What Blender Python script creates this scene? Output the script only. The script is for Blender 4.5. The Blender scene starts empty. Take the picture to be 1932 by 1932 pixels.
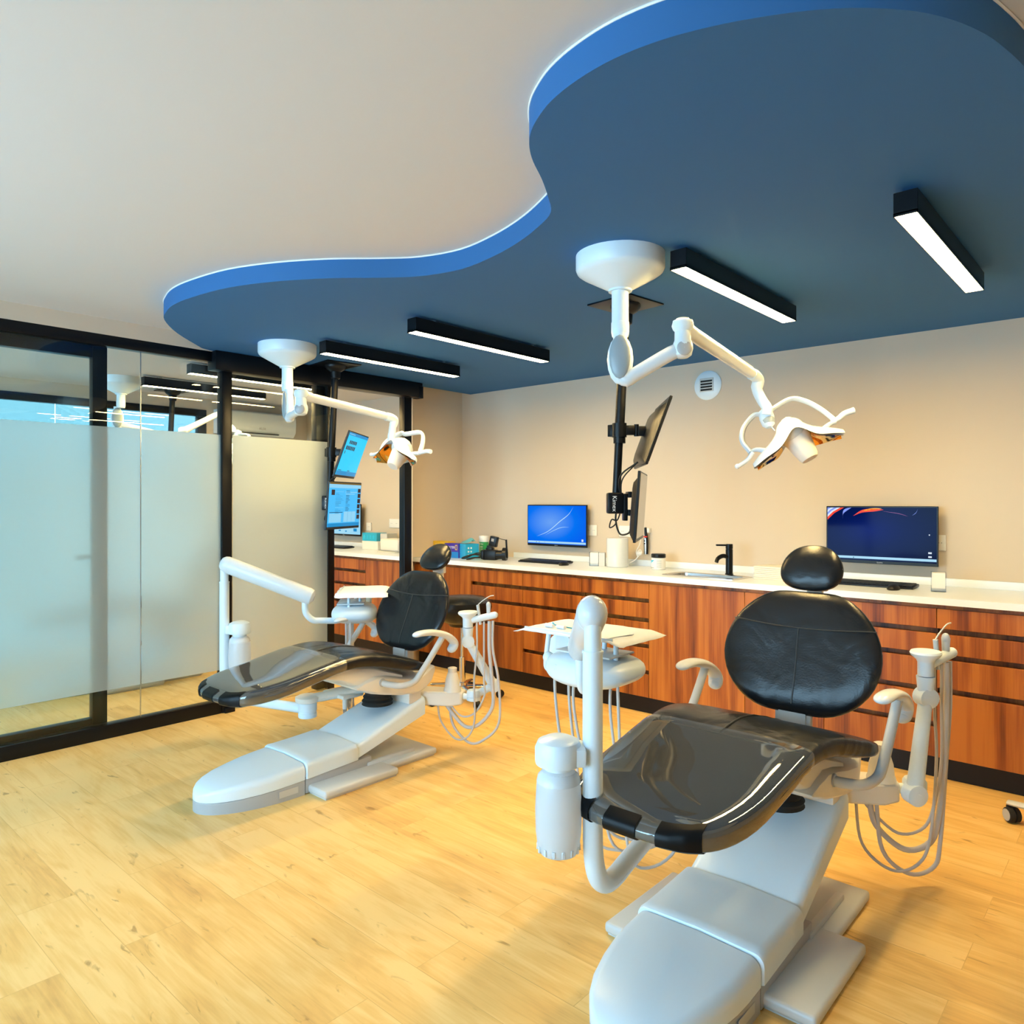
import bpy, bmesh, math, random
from mathutils import Vector, Matrix
R = math.radians
V = Vector
random.seed(7)
sc = bpy.context.scene
COL = sc.collection
H = 1.396
# ---------------------------------------------------------------- materials
MATS = {}
def nt(name):
    m = bpy.data.materials.new(name); m.use_nodes = True
    t = m.node_tree; t.nodes.clear()
    o = t.nodes.new('ShaderNodeOutputMaterial')
    MATS[name] = m
    return m, t, o
def N(t, typ, **kw):
    n = t.nodes.new(typ)
    for k, v in kw.items():
        if k in n.inputs: n.inputs[k].default_value = v
        else: setattr(n, k, v)
    return n
def L(t, a, b): t.links.new(a, b)
def c4(c): return (c[0], c[1], c[2], 1)
def pbr(name, col, rough=.4, metal=0, coat=0, bump=None, vary=0, spec=.5, trans=0, sub=0):
    m, t, o = nt(name)
    p = N(t, 'ShaderNodeBsdfPrincipled')
    p.inputs['Base Color'].default_value = c4(col)
    p.inputs['Roughness'].default_value = rough
    p.inputs['Metallic'].default_value = metal
    p.inputs['Coat Weight'].default_value = coat
    p.inputs['Coat Roughness'].default_value = .08
    p.inputs['Specular IOR Level'].default_value = spec
    p.inputs['Transmission Weight'].default_value = trans
    tc = N(t, 'ShaderNodeTexCoord')
    if bump:
        n = N(t, 'ShaderNodeTexNoise'); n.inputs['Scale'].default_value = bump[0]; n.inputs['Detail'].default_value = 4
        L(t, tc.outputs['Object'], n.inputs['Vector'])
        b = N(t, 'ShaderNodeBump'); b.inputs['Strength'].default_value = bump[1]; b.inputs['Distance'].default_value = .003
        L(t, n.outputs['Fac'], b.inputs['Height']); L(t, b.outputs['Normal'], p.inputs['Normal'])
    if vary:
        n = N(t, 'ShaderNodeTexNoise'); n.inputs['Scale'].default_value = 3
        L(t, tc.outputs['Object'], n.inputs['Vector'])
        mx = N(t, 'ShaderNodeMix', data_type='RGBA')
        mx.inputs['A'].default_value = c4([x * (1 - vary) for x in col]); mx.inputs['B'].default_value = c4([min(1, x * (1 + vary)) for x in col])
        L(t, n.outputs['Fac'], mx.inputs['Factor']); L(t, mx.outputs['Result'], p.inputs['Base Color'])
    L(t, p.outputs[0], o.inputs[0])
    return m
def emis(name, col, s):
    m, t, o = nt(name)
    e = N(t, 'ShaderNodeEmission'); e.inputs[0].default_value = c4(col); e.inputs[1].default_value = s
    L(t, e.outputs[0], o.inputs[0]); return m
def screenmat(name, col, s=1.0, rough=.25):
    m, t, o = nt(name)
    p = N(t, 'ShaderNodeBsdfPrincipled'); p.inputs['Base Color'].default_value = (.001, .001, .0015, 1); p.inputs['Roughness'].default_value = rough; p.inputs['Specular IOR Level'].default_value = .15
    p.inputs['Emission Color'].default_value = c4(col); p.inputs['Emission Strength'].default_value = s * .55
    L(t, p.outputs[0], o.inputs[0]); return m

white = pbr('white_plastic', (.74, .85, .93), .30, vary=.02)
whiteg = pbr('white_gloss', (.68, .73, .77), .2)
cream = pbr('warm_lit_off_white_plastic', (.80, .77, .70), .38)  # on the chair shells, warm light on white plastic put into the colour
greyp = pbr('grey_plastic', (.42, .44, .46), .35)
greydk = pbr('grey_inset', (.30, .36, .40), .3)
lgrey = pbr('light_grey_plate', (.58, .60, .60), .35)
hosem = pbr('grey_hose', (.55, .52, .50), .45)
leather = pbr('black_leather', (.007, .009, .012), .27, bump=(160, .16), spec=.45)
_t = leather.node_tree; _b = [n for n in _t.nodes if n.type == 'BUMP'][0]; _tc = [n for n in _t.nodes if n.type == 'TEX_COORD'][0]; _p = [n for n in _t.nodes if n.type == 'BSDF_PRINCIPLED'][0]
_n = N(_t, 'ShaderNodeTexNoise'); _n.inputs['Scale'].default_value = 5.5; _n.inputs['Detail'].default_value = 2; _n.inputs['Distortion'].default_value = .8; L(_t, _tc.outputs['Object'], _n.inputs['Vector'])
_b2 = N(_t, 'ShaderNodeBump'); _b2.inputs['Strength'].default_value = .5; _b2.inputs['Distance'].default_value = .02; L(_t, _n.outputs['Fac'], _b2.inputs['Height']); L(_t, _b.outputs[0], _b2.inputs['Normal']); L(_t, _b2.outputs[0], _p.inputs['Normal'])
seam = pbr('leather_seam', (.03, .032, .035), .4)
stitch = pbr('pale_stitch', (.4, .4, .4), .5)
black = pbr('black_powder_coat', (.003, .004, .006), .33, vary=.2, spec=.25)
blackp = pbr('black_plastic', (.006, .007, .009), .35, spec=.3)
blackr = pbr('black_rubber', (.01, .01, .01), .7)
patchm = pbr('black_vinyl_patch', (.002, .003, .004), .4, spec=.2)
wallm = pbr('beige_paint', (.62, .53, .425), .85, bump=(300, .05))
wallw = pbr('pale_paint', (.80, .76, .70), .85)
ceilm = pbr('ceiling_paint', (.66, .63, .62), .9, bump=(250, .03))
bluem = pbr('blue_paint', (.020, .130, .35), .75, bump=(250, .03))
whitetrim = pbr('white_trim', (.85, .85, .83), .5)
steel = pbr('brushed_steel', (.62, .63, .64), .22, metal=1)
chrome = pbr('chrome', (.75, .75, .75), .08, metal=1)
gold = pbr('gold_reflector', (.75, .42, .10), .08, metal=1)
paper = pbr('white_paper', (.88, .92, .95), .8, bump=(25, .35))
cardw = pbr('white_card', (.82, .82, .80), .6)
greenm = pbr('green_label', (.02, .30, .08), .4)
purple = pbr('purple_card', (.06, .03, .35), .4)
yellow = pbr('yellow_card', (.80, .50, .03), .45)
bluec = pbr('blue_card', (.01, .22, .60), .35)
cyanc = pbr('cyan_card', (.02, .38, .65), .35)
tealm = pbr('blue_tissue', (.12, .45, .55), .8)
cyanp = pbr('cyan_print', (.02, .45, .75), .45)
redm = pbr('red_band', (.6, .02, .01), .4)
greyprint = pbr('grey_print', (.3, .3, .32), .6)
counterm = pbr('white_countertop', (.80, .88, .97), .25, vary=.015)
skyc = (.47, .735, 1.0)

def fresnel_glass(name, tint, ior=1.45, rough=0.0, extra=0.0):
    m, t, o = nt(name)
    tr = N(t, 'ShaderNodeBsdfTransparent'); tr.inputs[0].default_value = c4(tint)
    gl = N(t, 'ShaderNodeBsdfGlossy'); gl.inputs['Roughness'].default_value = rough; gl.inputs['Color'].default_value = (1, 1, 1, 1)
    fr = N(t, 'ShaderNodeFresnel'); fr.inputs[0].default_value = ior
    ad = N(t, 'ShaderNodeMath', operation='ADD'); ad.inputs[1].default_value = extra; ad.use_clamp = True
    mx = N(t, 'ShaderNodeMixShader')
    L(t, fr.outputs[0], ad.inputs[0]); L(t, ad.outputs[0], mx.inputs[0]); L(t, tr.outputs[0], mx.inputs[1]); L(t, gl.outputs[0], mx.inputs[2])
    L(t, mx.outputs[0], o.inputs[0]); return m
glass = fresnel_glass('clear_glass', (.93, .97, .96), 1.35)
tinted = fresnel_glass('tinted_glass', (.25, .31, .305), 1.35)  # tint added to dim the daylight through the far glazing
cleara = fresnel_glass('clear_acrylic', (.9, .92, .93), 1.45)
filmm = fresnel_glass('clear_vinyl_cover', (.86, .88, .88), 1.75, .035, .06)
_t = filmm.node_tree; _o = [n for n in _t.nodes if n.type == 'OUTPUT_MATERIAL'][0]; _sh = _o.inputs[0].links[0].from_socket
_d = N(_t, 'ShaderNodeBsdfDiffuse'); _d.inputs[0].default_value = (.55, .56, .55, 1); _m = N(_t, 'ShaderNodeMixShader'); _m.inputs[0].default_value = .09
L(_t, _sh, _m.inputs[1]); L(_t, _d.outputs[0], _m.inputs[2]); L(_t, _m.outputs[0], _o.inputs[0])
def frost():
    m, t, o = nt('frosted_film')
    rf = N(t, 'ShaderNodeBsdfRefraction'); rf.inputs['Roughness'].default_value = .75; rf.inputs['IOR'].default_value = 1.16; rf.inputs[0].default_value = (.93, .97, .96, 1)
    tl = N(t, 'ShaderNodeBsdfTranslucent'); tl.inputs[0].default_value = (.93, .96, .96, 1)
    df = N(t, 'ShaderNodeBsdfDiffuse'); df.inputs[0].default_value = (.82, .92, .93, 1)
    a = N(t, 'ShaderNodeMixShader'); a.inputs[0].default_value = .48
    b = N(t, 'ShaderNodeMixShader'); b.inputs[0].default_value = .20
    L(t, rf.outputs[0], a.inputs[1]); L(t, tl.outputs[0], a.inputs[2]); L(t, a.outputs[0], b.inputs[1]); L(t, df.outputs[0], b.inputs[2])
    L(t, b.outputs[0], o.inputs[0]); return m
frostm = frost()
def bottle():
    m, t, o = nt('milky_plastic')
    tl = N(t, 'ShaderNodeBsdfTranslucent'); tl.inputs[0].default_value = (.9, .93, .96, 1)
    df = N(t, 'ShaderNodeBsdfPrincipled'); df.inputs['Base Color'].default_value = (.82, .87, .92, 1); df.inputs['Roughness'].default_value = .3
    a = N(t, 'ShaderNodeMixShader'); a.inputs[0].default_value = .6
    L(t, tl.outputs[0], a.inputs[1]); L(t, df.outputs[0], a.inputs[2]); L(t, a.outputs[0], o.inputs[0]); return m
milky = bottle()
def ramp(t, stops):
    r = N(t, 'ShaderNodeValToRGB'); e = r.color_ramp.elements
    while len(e) < len(stops): e.new(.5)
    for i, (p, c) in enumerate(stops): e[i].position = p; e[i].color = c4(c)
    return r
def walnut():
    m, t, o = nt('walnut_laminate')
    tc = N(t, 'ShaderNodeTexCoord'); oi = N(t, 'ShaderNodeObjectInfo')
    sc_ = N(t, 'ShaderNodeVectorMath', operation='MULTIPLY_ADD'); sc_.inputs[1].default_value = (1, 1, 1)
    mu = N(t, 'ShaderNodeVectorMath', operation='SCALE'); mu.inputs['Scale'].default_value = 17
    cb = N(t, 'ShaderNodeCombineXYZ'); L(t, oi.outputs['Random'], cb.inputs[0]); L(t, oi.outputs['Random'], cb.inputs[2])
    L(t, cb.outputs[0], mu.inputs[0]); L(t, tc.outputs['Object'], sc_.inputs[0]); L(t, mu.outputs[0], sc_.inputs[2])
    mp = N(t, 'ShaderNodeMapping'); mp.inputs['Scale'].default_value = (14, 14, .9); L(t, sc_.outputs[0], mp.inputs['Vector'])
    n1 = N(t, 'ShaderNodeTexNoise'); n1.inputs['Scale'].default_value = 1.0; n1.inputs['Detail'].default_value = 3; n1.inputs['Distortion'].default_value = .5
    L(t, mp.outputs[0], n1.inputs['Vector'])
    mp2 = N(t, 'ShaderNodeMapping'); mp2.inputs['Scale'].default_value = (130, 130, 3.0); L(t, sc_.outputs[0], mp2.inputs['Vector'])
    n2 = N(t, 'ShaderNodeTexNoise'); n2.inputs['Scale'].default_value = 1.0; n2.inputs['Detail'].default_value = 4; L(t, mp2.outputs[0], n2.inputs['Vector'])
    vo = N(t, 'ShaderNodeTexWhiteNoise', noise_dimensions='1D')
    sx = N(t, 'ShaderNodeSeparateXYZ'); L(t, sc_.outputs[0], sx.inputs[0])
    fl = N(t, 'ShaderNodeMath', operation='MULTIPLY'); fl.inputs[1].default_value = 11; L(t, sx.outputs[0], fl.inputs[0])
    f2 = N(t, 'ShaderNodeMath', operation='FLOOR'); L(t, fl.outputs[0], f2.inputs[0]); L(t, f2.outputs[0], vo.inputs['W'])
    a1 = N(t, 'ShaderNodeMath', operation='MULTIPLY_ADD'); a1.inputs[1].default_value = .22; L(t, vo.outputs['Value'], a1.inputs[0]); L(t, n1.outputs['Fac'], a1.inputs[2])
    a2 = N(t, 'ShaderNodeMath', operation='MULTIPLY_ADD'); a2.inputs[1].default_value = .35; L(t, n2.outputs['Fac'], a2.inputs[0]); L(t, a1.outputs[0], a2.inputs[2])
    rp = ramp(t, [(.44, (.06, .011, .002)), (.60, (.185, .042, .004)), (.76, (.33, .088, .009)), (.95, (.46, .15, .02))])
    L(t, a2.outputs[0], rp.inputs[0])
    p = N(t, 'ShaderNodeBsdfPrincipled'); p.inputs['Roughness'].default_value = .38; p.inputs['Specular IOR Level'].default_value = .4
    L(t, rp.outputs[0], p.inputs['Base Color']); L(t, p.outputs[0], o.inputs[0]); return m
walnutm = walnut()
def floormat():
    m, t, o = nt('pale_oak_planks')
    tc = N(t, 'ShaderNodeTexCoord')
    br = N(t, 'ShaderNodeTexBrick', offset=.37, offset_frequency=2)
    br.inputs['Scale'].default_value = 1; br.inputs['Brick Width'].default_value = 1.22; br.inputs['Row Height'].default_value = .18
    br.inputs['Mortar Size'].default_value = .0012; br.inputs['Mortar Smooth'].default_value = .3
    br.inputs['Color1'].default_value = (0, 0, 0, 1); br.inputs['Color2'].default_value = (1, 1, 1, 1); br.inputs['Mortar'].default_value = (0, 0, 0, 1)
    L(t, tc.outputs['Object'], br.inputs['Vector'])
    ad = N(t, 'ShaderNodeVectorMath', operation='MULTIPLY_ADD'); ad.inputs[1].default_value = (3, 9, 5); L(t, br.outputs['Color'], ad.inputs[0]); L(t, tc.outputs['Object'], ad.inputs[2])
    mp = N(t, 'ShaderNodeMapping'); mp.inputs['Scale'].default_value = (1.9, 9, 1); L(t, ad.outputs[0], mp.inputs['Vector'])
    n1 = N(t, 'ShaderNodeTexNoise'); n1.inputs['Scale'].default_value = 1; n1.inputs['Detail'].default_value = 5; n1.inputs['Distortion'].default_value = 1.2; L(t, mp.outputs[0], n1.inputs['Vector'])
    mp2 = N(t, 'ShaderNodeMapping'); mp2.inputs['Scale'].default_value = (5, 90, 1); L(t, ad.outputs[0], mp2.inputs['Vector'])
    n2 = N(t, 'ShaderNodeTexNoise'); n2.inputs['Scale'].default_value = 1; n2.inputs['Detail'].default_value = 4; n2.inputs['Distortion'].default_value = .6; L(t, mp2.outputs[0], n2.inputs['Vector'])
    mp3 = N(t, 'ShaderNodeMapping'); mp3.inputs['Scale'].default_value = (4.5, 16, 1); L(t, ad.outputs[0], mp3.inputs['Vector'])
    n3 = N(t, 'ShaderNodeTexNoise'); n3.inputs['Scale'].default_value = 1; n3.inputs['Detail'].default_value = 3; n3.inputs['Distortion'].default_value = 2; L(t, mp3.outputs[0], n3.inputs['Vector'])
    s1 = N(t, 'ShaderNodeMath', operation='MULTIPLY_ADD'); s1.inputs[1].default_value = .22; L(t, br.outputs['Color'], s1.inputs[0]); L(t, n1.outputs['Fac'], s1.inputs[2])
    s2 = N(t, 'ShaderNodeMath', operation='MULTIPLY_ADD'); s2.inputs[1].default_value = .42; L(t, n2.outputs['Fac'], s2.inputs[0]); L(t, s1.outputs[0], s2.inputs[2])
    rp = ramp(t, [(.40, (.52, .30, .10)), (.58, (.72, .43, .135)), (.74, (.82, .515, .165)), (.96, (.90, .615, .24))])
    L(t, s2.outputs[0], rp.inputs[0])
    kr = ramp(t, [(.24, (.60, .52, .44)), (.34, (1, 1, 1))]); L(t, n3.outputs['Fac'], kr.inputs[0])
    mk = N(t, 'ShaderNodeMix', data_type='RGBA', blend_type='MULTIPLY'); mk.inputs['Factor'].default_value = 1
    L(t, rp.outputs[0], mk.inputs['A']); L(t, kr.outputs[0], mk.inputs['B'])
    mm = N(t, 'ShaderNodeMix', data_type='RGBA', blend_type='MULTIPLY'); L(t, mk.outputs['Result'], mm.inputs['A']); mm.inputs['B'].default_value = (.62, .55, .45, 1)
    fm = N(t, 'ShaderNodeMath', operation='MULTIPLY'); fm.inputs[1].default_value = .35; L(t, br.outputs['Fac'], fm.inputs[0]); L(t, fm.outputs[0], mm.inputs['Factor'])
    p = N(t, 'ShaderNodeBsdfPrincipled'); p.inputs['Roughness'].default_value = .42; p.inputs['Specular IOR Level'].default_value = .35
    L(t, mm.outputs['Result'], p.inputs['Base Color'])
    b = N(t, 'ShaderNodeBump'); b.inputs['Strength'].default_value = .12; b.inputs['Distance'].default_value = .002; L(t, n2.outputs['Fac'], b.inputs['Height']); L(t, b.outputs[0], p.inputs['Normal'])
    L(t, p.outputs[0], o.inputs[0]); return m
floorm = floormat()
LAMP = 88.0
lampm = emis('lamp_diffuser', (1.0, .70, .28), LAMP)

# ---------------------------------------------------------------- mesh builder
def frame(d):
    d = V(d).normalized(); u = V((0, 0, 1)) if abs(d.z) < .95 else V((0, 1, 0))
    a = d.cross(u).normalized(); b = a.cross(d).normalized(); return a, b
def crom(pts, k=8):
    p = [V(x) for x in pts]
    if len(p) < 3: return p
    q = [2 * p[0] - p[1]] + p + [2 * p[-1] - p[-2]]
    out = []
    for i in range(1, len(q) - 2):
        for j in range(k):
            s = j / k; a, b, c, d = q[i - 1:i + 3]
            out.append(.5 * ((2 * b) + (c - a) * s + (2 * a - 5 * b + 4 * c - d) * s * s + (-a + 3 * b - 3 * c + d) * s ** 3))
    out.append(p[-1]); return out
class MB:
    def __init__(s): s.bm = bmesh.new(); s.mats = []; s.M = Matrix()
    def mi(s, m):
        if m is None: return 0
        if m not in s.mats: s.mats.append(m)
        return s.mats.index(m)
    def vert(s, p): return s.bm.verts.new(s.M @ V(p))
    def face(s, vs, m=None):
        try: f = s.bm.faces.new(vs)
        except ValueError: return None
        f.material_index = s.mi(m); return f
    def poly(s, pts, m=None): return s.face([s.vert(p) for p in pts], m)
    def loft(s, rings, caps=(1, 1), m=None, closed=True):
        rs = [[s.vert(p) for p in r] for r in rings]; n = len(rs[0])
        for a, b in zip(rs, rs[1:]):
            for i in range(n if closed else n - 1):
                s.face([a[i], a[(i + 1) % n], b[(i + 1) % n], b[i]], m)
        if caps[0]: s.face(rs[0][::-1], m)
        if caps[1]: s.face(rs[-1], m)
        return s
    def box(s, x0, x1, y0, y1, z0, z1, r=0, m=None, seg=2, M=None):
        b = bmesh.new(); bmesh.ops.create_cube(b, size=1)
        for v in b.verts: v.co = V(((x0 + x1) / 2 + v.co.x * (x1 - x0), (y0 + y1) / 2 + v.co.y * (y1 - y0), (z0 + z1) / 2 + v.co.z * (z1 - z0)))
        if r > 0: bmesh.ops.bevel(b, geom=b.edges[:], offset=r, segments=seg, affect='EDGES', profile=.5)
        s.join(b, m, M); return s
    def join(s, b, m=None, M=None):
        mp = {}
        for v in b.verts: mp[v] = s.vert((M @ v.co) if M else v.co)
        for f in b.faces: s.face([mp[v] for v in f.verts], m)
        b.free()
    def tube(s, pts, r, n=10, m=None, k=0, caps=(1, 1), flat=1.0):
        if k: pts = crom(pts, k)
        pts = [V(p) for p in pts]; rings = []; a = None
        for i, p in enumerate(pts):
            d = (pts[min(i + 1, len(pts) - 1)] - pts[max(i - 1, 0)])
            if d.length < 1e-9: continue
            d.normalize()
            if a is None: a, b = frame(d)
            else:
                a = (a - d * a.dot(d)); a.normalize(); b = a.cross(d)
            rr = r(i / (len(pts) - 1)) if callable(r) else (r[0] + (r[1] - r[0]) * i / (len(pts) - 1) if isinstance(r, tuple) else r)
            rings.append([p + a * rr * math.cos(2 * math.pi * j / n) + b * rr * flat * math.sin(2 * math.pi * j / n) for j in range(n)])
        return s.loft(rings, caps, m)
    def cyl(s, p0, p1, r0, r1=None, n=20, m=None): return s.tube([p0, p1], (r0, r0 if r1 is None else r1), n, m)
    def lathe(s, prof, c=(0, 0, 0), ax=(0, 0, 1), n=28, m=None, caps=(1, 1), sx=1.0):
        ax = V(ax).normalized(); a, b = frame(ax); c = V(c)
        return s.loft([[c + ax * h + a * r * sx * math.cos(2 * math.pi * j / n) + b * r * math.sin(2 * math.pi * j / n) for j in range(n)] for r, h in prof], caps, m)
    def ell(s, c, rx, ry, rz, m=None, M=None, n=16):
        b = bmesh.new(); bmesh.ops.create_uvsphere(b, u_segments=n, v_segments=n // 2, radius=1)
        for v in b.verts: v.co = V((c[0] + v.co.x * rx, c[1] + v.co.y * ry, c[2] + v.co.z * rz))
        s.join(b, m, M); return s
    def prism(s, out, z0, z1, m=None):
        return s.loft([[(x, y, z) for x, y in out] for z in (z0, z1)], (1, 1), m)
    def build(s, name, mat, parent=None, smooth=True, ang=38, sub=0, bev=0):
        if s.mats and mat not in s.mats:
            for f in s.bm.faces: pass
        bmesh.ops.recalc_face_normals(s.bm, faces=s.bm.faces[:])
        me = bpy.data.meshes.new(name); 
        s.bm.to_mesh(me); s.bm.free()
        for m_ in (s.mats if s.mats else [mat]): me.materials.append(m_)
        if smooth:
            for p in me.polygons: p.use_smooth = True
            me.set_sharp_from_angle(angle=R(ang))
        o = bpy.data.objects.new(name, me); COL.objects.link(o)
        if parent: o.parent = parent
        if bev:
            b = o.modifiers.new('bevel', 'BEVEL'); b.width = bev; b.segments = 2; b.limit_method = 'ANGLE'; b.angle_limit = R(50)
        if sub:
            q = o.modifiers.new('sub', 'SUBSURF'); q.levels = sub; q.render_levels = sub
        return o
def tag(o, label, cat, group=None):
    o['label'] = label; o['category'] = cat
    if group: o['group'] = group
    return o
def thing(name, label, cat, loc=(0, 0, 0), rz=0, group=None):
    o = bpy.data.objects.new(name, None); COL.objects.link(o); o.location = loc; o.rotation_euler = (0, 0, rz)
    o.empty_display_size = .1
    return tag(o, label, cat, group)
def struct(o): o['kind'] = 'structure'; return o
def lab(o, l): o['label'] = l; return o
def copy_tree(o, parent=None):
    c = o.copy(); COL.objects.link(c)
    if parent: c.parent = parent
    for ch in list(o.children): copy_tree(ch, c)
    return c
def textmesh(mb, s, size, M, m):
    cu = bpy.data.curves.new('t', 'FONT'); cu.body = s; cu.size = size; cu.align_x = 'CENTER'; cu.align_y = 'CENTER'; cu.extrude = .0003
    o = bpy.data.objects.new('t', cu); COL.objects.link(o)
    dg = bpy.context.evaluated_depsgraph_get(); me = bpy.data.meshes.new_from_object(o.evaluated_get(dg))
    b = bmesh.new(); b.from_mesh(me); mb.join(b, m, M)
    bpy.data.objects.remove(o); bpy.data.curves.remove(cu); bpy.data.meshes.remove(me)
def interp(tab, x):
    if x <= tab[0][0]: return tab[0][1]
    for (a, u), (b, w) in zip(tab, tab[1:]):
        if x <= b:
            s = (x - a) / (b - a); s = s * s * (3 - 2 * s) * .3 + s * .7; return u + (w - u) * s
    return tab[-1][1]

# ================================================================ ROOM SHELL
XL, XF, XR, YB, YF = -4.67, -7.46, 1.9, 4.75, -1.9
ZC, ZS = 2.48, 2.39
XP = -4.87
mb = MB(); mb.box(XF - .3, XR + .1, YF - .1, YB + .1, -.08, 0)
struct(mb.build('floor', floorm, smooth=False))
mb = MB(); mb.box(XF - .3, XR + .1, YF - .1, YB + .1, ZC, ZC + .1)
struct(mb.build('ceiling', ceilm, smooth=False))
mb = MB(); mb.box(XF - .3, XR + .1, YB, YB + .12, 0, ZC)
struct(mb.build('wall_back', wallm, smooth=False))
mb = MB(); mb.box(XR, XR + .12, YF, YB, 0, ZC)
struct(mb.build('wall_right', wallm, smooth=False))
# left wall: short stretch beyond the glass, header strip above the glass
mb = MB(); mb.prism([(-4.69, 3.965), (-4.87, 4.125), (-4.87, YB), (-4.97, YB), (-4.97, 4.26), (-4.75, 3.965)], 0, ZC); mb.box(XL - .10, XL + .02, YF, 4.02, 2.385, ZC)
struct(mb.build('wall_left', wallm, smooth=False))
# neighbouring room's far wall
mb = MB(); mb.box(XF - .12, XF, 3.55, YB, 0, ZC); mb.box(XF - .12, XF, YF, 3.55, 2.36, ZC)
struct(mb.build('wall_far', wallm, smooth=False))
# unseen window wall behind the camera; openings sized to steer the daylight
mb = MB(); mb.box(XF, XR, YF - .12, YF, 0, .25); mb.box(XF, XR, YF - .12, YF, 2.32, ZC)
for a, b in ((XF, -7.3), (-4.95, -4.45), (-1.9, -1.75), (-.5, XR)): mb.box(a, b, YF - .12, YF, .25, 2.32)
struct(mb.build('wall_front', wallw, smooth=False))
# dropped blue ceiling
pts = [(-4.76, 4.75), (-4.70, 2.35), (-4.62, 2.17), (-4.324, 1.886), (-4.06, 1.70), (-3.886, 1.635), (-3.718, 1.60), (-3.516, 1.60), (-3.232, 1.64), (-2.979, 1.737), (-2.761, 1.869), (-2.586, 2.015), (-2.434, 2.12),
       (-2.234, 2.172), (-2.018, 2.145), (-1.832, 2.09), (-1.676, 2.02), (-1.565, 1.95), (-1.49, 1.84), (-1.426, 1.732), (-1.372, 1.627), (-1.325, 1.555), (-1.275, 1.50), (-1.215, 1.455), (-1.13, 1.41), (-1.027, 1.381), (-.916, 1.37),
       (-.803, 1.383), (-.697, 1.416), (-.602, 1.46), (-.515, 1.512), (-.442, 1.571), (-.375, 1.645), (-.323, 1.728), (-.282, 1.826), (-.257, 1.921), (-.238, 2.017), (-.20, 2.25), (-.05, 2.5), (.25, 2.65), (.7, 2.62), (1.2, 2.4), (1.9, 2.2), (1.9, 4.75)]
sm = [V((x, y, 0)) for x, y in pts[2:-2]]
sm = [(p.x, p.y) for p in crom(sm, 4)]
outline = pts[:2] + sm + pts[-2:]
mb = MB(); mb.prism(outline, ZS, ZC)
struct(mb.build('ceiling_dropped', bluem, smooth=True, ang=30))
mb = MB()
edge = [V((x, y, ZC - .004)) for x, y in sm]
mb.tube(edge, .004, 6)
struct(mb.build('trim_1', whitetrim))

# ---------------------------------------------------------------- glazed partition
def pane(name, x, y0, y1, z0, z1, m=glass, t=.008, par=None, film=None, fs=1):
    b = MB(); b.box(x - t / 2, x + t / 2, y0, y1, z0, z1)
    o = b.build(name, m, par, smooth=False)
    if film:
        b = MB(); xf = x + fs * (t / 2 + .001); b.poly([(xf, y0 + .002, film[0]), (xf, y1 - .002, film[0]), (xf, y1 - .002, film[1]), (xf, y0 + .002, film[1])]); f = b.build('frosted_film', frostm, o, smooth=False)
    return o
FZ = (.285, 1.845)
w = thing('window_1', '', ''); del w['label'], w['category']; struct(w)
mb = MB(); mb.box(XL - .05, XL + .02, YF, 2.32, 0, .082, .003); mb.build('sill_rail', black, w)
mb = MB(); mb.box(XL - .05, XL + .02, YF, 2.27, 2.32, 2.385, .003); mb.build('head_rail', black, w)
mb = MB(); mb.box(XL - .05, XL + .025, 2.32, 2.388, 0, 2.33, .003); mb.build('post', black, w)
for a, b in ((1.814, 2.32), (YF + .01, 1.810)):
    pane('glass_pane', XL, a, b, .082, 2.32, par=w, film=FZ)
mb = MB(); mb.box(XL - .004, XL + .004, 1.8095, 1.8145, .082, 2.32); mb.build('glass_joint', steel, w)
d = thing('door_1', '', ''); del d['label'], d['category']; struct(d)
x = XL - .09
mb = MB()
mb.box(x - .03, x + .03, 1.565, 1.645, .06, 2.33, .003); mb.box(x - .03, x + .03, .1, 1.565, 2.255, 2.33, .003); mb.box(x - .03, x + .03, .1, 1.565, .06, .115, .003); mb.box(x - .03, x + .03, .1, .18, .06, 2.33, .003)
mb.build('door_frame', black, d)
pane('door_glass', x, .18, 1.565, .115, 2.255, par=d)
mb = MB(); mb.tube([(x - .02, 1.60, 1.07), (x - .07, 1.60, 1.07), (x - .07, 1.50, 1.07)], .01, 8); mb.cyl((x - .05, 1.6, 1.07), (x - .02, 1.6, 1.07), .022); mb.build('door_handle', black, d)
d = thing('door_2', '', ''); del d['label'], d['category']; struct(d)
mb = MB(); mb.box(XL - .04, XL + .075, 2.25, 4.025, 2.265, 2.387, .004); mb.box(XL + .0, XL + .08, 3.99, 4.03, 2.26, 2.36, .004); mb.build('track_box', black, d)
pane('sliding_glass', XL + .028, 2.385, 3.128, .012, 2.27, par=d, film=FZ)
mb = MB(); mb.box(XL - .10, XL - .03, 3.075, 3.145, 0, 2.27, .003); mb.build('rear_post', black, d)
mb = MB(); mb.box(XL - .06, XL + .01, 3.147, 3.205, 0, 2.27, .003); mb.build('jamb', black, d)
mb = MB(); mb.box(XL - .06, XL + .01, 3.886, 3.962, 0, 2.27, .003); mb.build('jamb', black, d)
mb = MB(); mb.box(XL - .02, XL + .045, 2.33, 2.40, 0, .03, .003); mb.build('floor_guide', black, d)
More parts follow.
